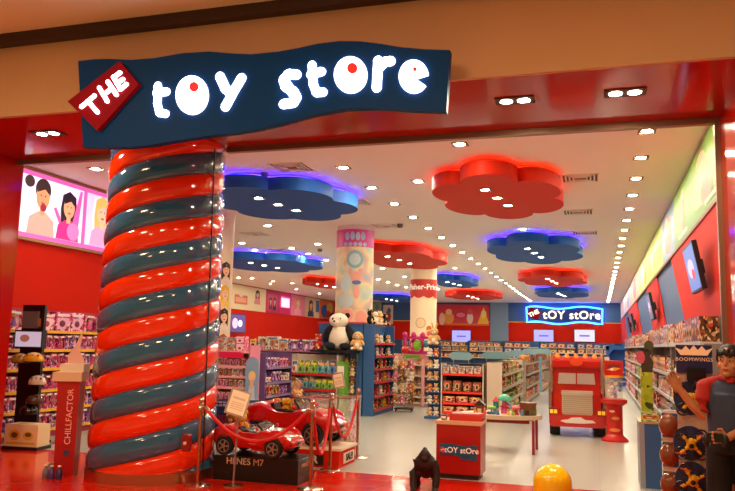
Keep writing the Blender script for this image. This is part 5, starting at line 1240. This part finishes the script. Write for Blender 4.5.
m = MB(); m.prism([(-.05, lz), (.07, lz), (.09, lz+.12), (.05, lz+.2), (.07, lz+.25), (.0, tz-.1), (-.04, lz+.22), (-.06, lz+.12)], .0, .03); m.build('figure_board', mat('standee_dark', '3c3424', .5), t)
MB().prism(circle(.04, tz-.07, .055, .07, 18), .0, .03).build('figure_head', mat('standee_olive', '4c5030', .5), t); MB().prism(circle(-.06, lz+.18, .05, .08, 18), -.012, .0).build('pink_splash', mat('standee_pink', 'd05870', .5), t)

# ------------------------------------------------------------ drone display
DY = 6.62
dx0, dx1 = xy(676, 360, DY), xy(712, 360, DY); dc = (dx0+dx1)/2; w = (dx1-dx0)/2
ztop = zy(693, 345, DY); zh = zy(693, 373, DY)
t = root('drone_display', (dc, DY, 0), -.05, 'printed drone display board with crown logo header behind the shop assistant', 'display stand')
MB().box(-w, w, 0, .04, .05, zh).build('printed_board', mat('board_lilac', 'c0a090', .5, noise=.25, nscale=5), t)
hb = MB().box(-w, w, -.02, .05, zh, ztop).build('header_board', mat('header_purple', '2c2860', .4), t); MB().box(-w, w, -.15, .25, 0, .05).build('base', BLACK, t)
lw = mat('logo_cream', 'f0c090', .5, emit=.15)
hz = zy(693, 351.5, DY)
MB().prism([(-.10, hz-.03), (.10, hz-.03), (.14, hz+.03), (.09, hz+.01), (.06, hz+.045), (.03, hz+.012), (0, hz+.05), (-.03, hz+.012), (-.06, hz+.045), (-.09, hz+.01), (-.14, hz+.03)], -.026, -.02).build('crown_logo', lw, hb)
text('lettering', 'BOOMWINGS', .041, lw, hb, (0, -.026, zy(693, 359.5, DY)), fat=0, extrude=.002, space=1.12)
cz0, cz1 = zy(695, 381, DY), zy(695, 367, DY)
m = MB(); m.box(-.06, .08, -.09, -.02, cz0, cz1, 0, .008); cbx = m.build('screen_box', BLACK, t); MB().box(-.045, .065, -.095, -.09, cz0+.015, cz1-.015).build('dark_screen', mat('dark_screen', '14121a', .15), cbx)
for i, (x, y) in enumerate([(690, 398), (690, 443), (692, 479)]):
    z = zy(x, y, DY); xx = xy(x, y, DY)-dc
    MB().prism(circle(xx, z, .125, .135, 28), -.012, 0).build('round_window', mat('window_blue', '28305c', .3), t)
    d = root('toy_drone', (dc+xx, DY-.075, z), 0, f'yellow quad toy drone with dark rotor rings, {["uppermost", "middle", "lowest"][i]} on the drone display', 'toy drone', 'toy drones', rot=(.25, .2*i-.2, 0))
    YD = mat('drone_yellow', 'e8b010', .3)
    m = MB(); m.ball((0, -.0, 0), (.035, .03, .05), 0, 12, 8)
    for a in (.8, 2.3, 3.9, 5.5): m.tube([(0, 0, 0), (.105*math.cos(a), -.01, .105*math.sin(a))], [.018, .012], n=8); 
    m.build('drone_frame', YD, d, True)
    for j, a in enumerate((.8, 2.3, 3.9, 5.5)):
        cx, cz = .105*math.cos(a), .105*math.sin(a)
        rg = MB().tube([(cx+.048*math.cos(b), -.012, cz+.048*math.sin(b)) for b in [PI/6*q for q in range(12)]], .007, closed=True).build('rotor_ring', mat('ring_dark', '2a1810', .3), d, True)
        m = MB(); m.box(cx-.04, cx+.04, -.016, -.013, cz-.005, cz+.005); m.ball((cx, -.014, cz), .012, 0, 8, 6); m.build('rotor', mat('rotor_orange', 'd86818', .3) if (i+j) % 2 else BLACK, rg)
    MB().ball((0, -.03, -.005), (.02, .015, .02), 0, 10, 6).build('camera_eye', BLACK, d, True)
    MB().tube([(0, .02, 0), (0, .058, 0)], .012).build('mount', BLACK, d)
# copper domed packages stacked beside it
COP = mat('copper_dome', '784628', .15, coat=.5)
qx = xy(669.5, 450, 7.5)
for i in range(4):
    o = root('domed_package', (qx+.04, 7.58, .262*i), -.3, f'blue package with a bulging copper dome, {["floor level", "second up", "third up", "topmost"][i]} in the stack beside the kiosk', 'package', 'domed packages')
    MB().box(-.09, .13, -.02, .14, .0, .26).build('card_box', mat('pack_blue', '2c5088', .4), o)
    MB().ball((-.03, -.02, .13), (.088, .085, .11), 0, 24, 14).build('dome', COP, o, True)
    m = MB(); m.box(-.09, .13, -.024, -.02, .0, .02); m.box(-.09, .13, -.024, -.02, .24, .26); m.build('printed_edge', mat('pack_white', 'd0c0b0', .4), o)

# ------------------------------------------------------------ shop assistant
PY_ = 6.05
hc = at(725.5, 361, Y=PY_)
t = root('person', (hc.x+.02, PY_, 0), 0, 'shop assistant in blue polo with red sleeves holding a black controller', 'person')
X0 = hc.x+.02
def L_(x, y, Y): p = at(x, y, Y=Y); return Vector((p.x-X0, Y-PY_, p.z))
HT = zy(725, 345.5, PY_); hz = HT-.115
b = MB()
hT = Matrix.Rotation(-.42, 3, 'Z')
def hp(x, y, z): v = hT @ Vector((x, y, 0)); return (v.x, v.y-.015, hz+z)
b.ball(hp(0, .01, .02), (.074, .092, .098), 0, 20, 14, hT); b.ball(hp(0, -.02, -.045), (.058, .07, .07), 0, 18, 12, hT); b.ball(hp(0, -.06, -.088), (.03, .03, .025), 0, 12, 8, hT)
b.ball(hp(0, -.088, -.012), (.013, .016, .026), 0, 10, 8, hT); b.ball(hp(0, -.083, -.055), (.026, .012, .012), 0, 10, 8, hT)
for s in (-1, 1): b.ball(hp(.074*s, .005, -.01), (.01, .02, .032), 0, 10, 8, hT); b.ball(hp(.042*s, -.058, -.03), (.022, .02, .024), 0, 8, 6, hT)
b.tube([(0, .01, hz-.07), (0, .03, hz-.17)], [.052, .06], n=14)
b.ball((0, .02, 1.22), (.15, .1, .2), 0, 16, 12); b.ball((0, .02, 1.0), (.145, .1, .12), 0, 16, 12)
for s in (-1, 1): b.tube([(.09*s, .01, .95), (.1*s, 0, .5), (.1*s, .02, .08)], [.08, .055, .04], n=12); b.ball((.1*s, -.05, .04), (.04, .12, .035), 0)
SR = Vector((-.165, .01, 1.355)); SL = Vector((.165, .01, 1.355))
ER = Vector((-.20, -.05, 1.13)); HR = L_(686, 397, PY_-.08); HR = ER+(HR-ER).normalized()*.235
EL = Vector((.22, .02, 1.12)); HL = L_(728, 437.5, PY_-.2); 
def arm(mb, S_, E_, H_, r0=.046, r1=.036, r2=.026): mb.tube([S_, S_.lerp(E_, .5), E_, E_.lerp(H_, .4), H_], [r0, r0*.92, r1, r1*.98, r2], n=12)
arm(b, SR, ER, HR); arm(b, SL, EL, HL)
def hand(mb, w, d, up, curl, side):
    d = d.normalized(); n = d.cross(up).normalized(); u = n.cross(d).normalized()
    pc_ = w+d*.045
    Mh = Matrix((u, n, d)).transposed()
    mb.ball(w+d*.05, (.042, .018, .055), 0, 16, 10, Mh); mb.tube([w-d*.02, w+d*.03], [.026, .024], n=10)
    for i in range(4):
        o = w+d*.075+u*(.033-.022*i); ln = [.075, .082, .076, .06][i]
        k1 = o+(d+u*(.22-.15*i)*(1-abs(curl))).normalized()*ln*.45+n*curl*.012; k2 = k1+(d*.6+n*curl).normalized()*ln*.32; k3 = k2+(d*.2+n*curl*1.2).normalized()*ln*.25
        mb.tube([o, k1, k2, k3], [.0105, .0102, .0094, .008], n=10)
    o = w+d*.025+u*.026; mb.tube([o, o+(d*.5+u*.8).normalized()*.035, o+(d*.9+u*.5).normalized()*.06+n*curl*.012], [.012, .0105, .009], n=8)
hand(b, HR, HR-ER, Vector((.6, .5, .6)), -.22, 1); hand(b, HL, Vector((-.9, -.3, .0)), Vector((0, 0, 1)), -.9, -1)
fused('body', b, SKIN, t, .0042, 3)
# face details
for s in (-1, 1):
    e = MB(); e.ball(hp(.03*s, -.079, .012), (.013, .008, .007), 0, 10, 8, hT); e.build('eye', mat('eye_white', 'd8c8b8', .3), t, True)
    e = MB(); e.ball(hp(.03*s, -.086, .012), (.006, .004, .006), 0, 8, 6, hT); e.build('iris', mat('iris', '180c08', .2), t, True)
    e = MB(); e.ball(hp(.03*s, -.087, .032), (.02, .006, .005), 0, 8, 6, hT); e.build('eyebrow', HAIR, t, True)
MB().ball(hp(0, -.095, -.055), (.022, .006, .006), 0, 10, 6, hT).build('lips', mat('lips', '984838', .5), t, True)
h = MB(); h.ball(hp(0, .025, .045), (.084, .09, .085), 0, 18, 12, hT); h.ball(hp(0, .05, -.0), (.08, .066, .085), 0, 16, 10, hT)
for i in range(7): h.ball(hp(-.055+.018*i, -.07+.006*abs(i-3), .068-.012*(i % 2)-.003*abs(i-3)), (.012, .022, .034), 0, 8, 6, Matrix.Rotation(.35*(i % 3-1), 3, 'Y') @ hT)
for s in (-1, 1): h.ball(hp(.072*s, -.01, .03), (.012, .035, .04), 0, 8, 6, hT)
fused('hair', h, HAIR, t, .006, 1)
POLO = mat('polo_blue', '303c58', .8, noise=.1, nscale=30); REDS = mat('polo_red', 'a81c14', .8)
s = MB(); s.ball((0, .02, 1.24), (.178, .122, .17), 0, 20, 14); s.tube([(0, .02, 1.3), (0, .02, 1.15), (0, .015, .97)], [.15, .158, .15], n=24); s.ball((0, .02, 1.34), (.15, .085, .07), 0, 16, 10)
s.tube([(0, .02, 1.36), (0, .02, 1.41)], [.075, .066], n=16)
sh_ = fused('polo_shirt', s, POLO, t, .009, 4)
for S_, E_ in ((SR, ER), (SL, EL)):
    m = MB(); m.ball(S_+Vector((0, .01, -.015)), (.058, .066, .055), 0, 14, 10); m.tube([S_+Vector((0, 0, -.02)), S_.lerp(E_, .5), S_.lerp(E_, .84)], [.054, .056, .058], n=14); m.tube([S_+Vector((0, .01, -.005)), Vector((S_.x*.4, .03, 1.385))], [.05, .042], n=12)
    fused('sleeve', m, REDS, t, .008, 3)
m = MB(); m.tube([(.07*math.cos(a), .02+.07*math.sin(a), 1.415+.012*math.sin(a)) for a in [PI/10*i for i in range(20)]], .016, closed=True); m.ball((.0, -.06, 1.395), (.03, .012, .025), 0, 10, 6); m.build('collar', REDS, t, True)
MB().box(.07, .11, -.112, -.1, 1.27, 1.285).build('chest_badge', mat('badge_white', 'c8a8a0', .5), t)
s = MB(); s.tube([(0, .015, 1.0), (0, .015, .88)], [.158, .16], n=20)
for q in (-1, 1): s.tube([(.08*q, .015, .92), (.1*q, .005, .5), (.1*q, .02, .09)], [.096, .08, .07], n=16)
fused('trousers', s, mat('trousers_black', '0c0a0c', .8), t, .01, 4)
for q in (-1, 1):
    s = MB(); s.ball((.1*q, -.055, .045), (.05, .135, .045), 0, 14, 10); s.tube([(.1*q, .02, .02), (.1*q, .02, .1)], [.05, .05], n=12); s.build('shoe', BLACK, t, True)
cpos = HL+Vector((-.085, -.05, .0))
o = root('drone_controller', Vector((X0, PY_, 0))+cpos, -.2, 'black game pad style controller held at the assistant waist', 'controller')
m = MB(); m.box(-.055, .055, -.02, .02, -.03, .03, 0, .012)
for s_ in (-1, 1): m.ball((.06*s_, 0, -.02), (.025, .024, .045), 0, 10, 8)
m.build('shell', BLACK, o, True)
for s_ in (-1, 1): MB().lathe([(.009, .03), (.009, .036), (.012, .04)], 10, 0, (.03*s_, 0, 0)).build('stick', STEEL, o)

# --------------------------------------------------------------------- lights
wd = bpy.data.worlds.new('mall'); SC.world = wd; wd.use_nodes = True
bg = wd.node_tree.nodes['Background']; bg.inputs['Color'].default_value = lin('ffc890'); bg.inputs['Strength'].default_value = .17
def area(x, y, z, sx, sy, power, col='ffcf9a', rot=(0, 0, 0)):
    l = bpy.data.lights.new('unseen_fill_lamp', 'AREA'); l.shape = 'RECTANGLE'; l.size = sx; l.size_y = sy; l.energy = power; l.color = lin(col)[:3]
    o = bpy.data.objects.new('unseen_fill_lamp', l); C.objects.link(o); o.location = (x, y, z); o.rotation_euler = rot
    return o
for x, y, e in ((-6, 3.2, 72), (-2.5, 2.6, 72), (.8, 3.2, 42), (-4, -1.5, 72)): area(x, y, 4.88, 1.0, .3, e, 'ffd6a8')  # unseen warm fill lamps added to light the shop front


SC.view_settings.view_transform = 'Standard'; SC.view_settings.look = 'None'
SC.view_settings.exposure = 0.72; SC.view_settings.gamma = 1.0; SC.view_settings.use_curve_mapping = False
SC.cycles.max_bounces = 12; SC.cycles.diffuse_bounces = 7; SC.cycles.sample_clamp_indirect = 6
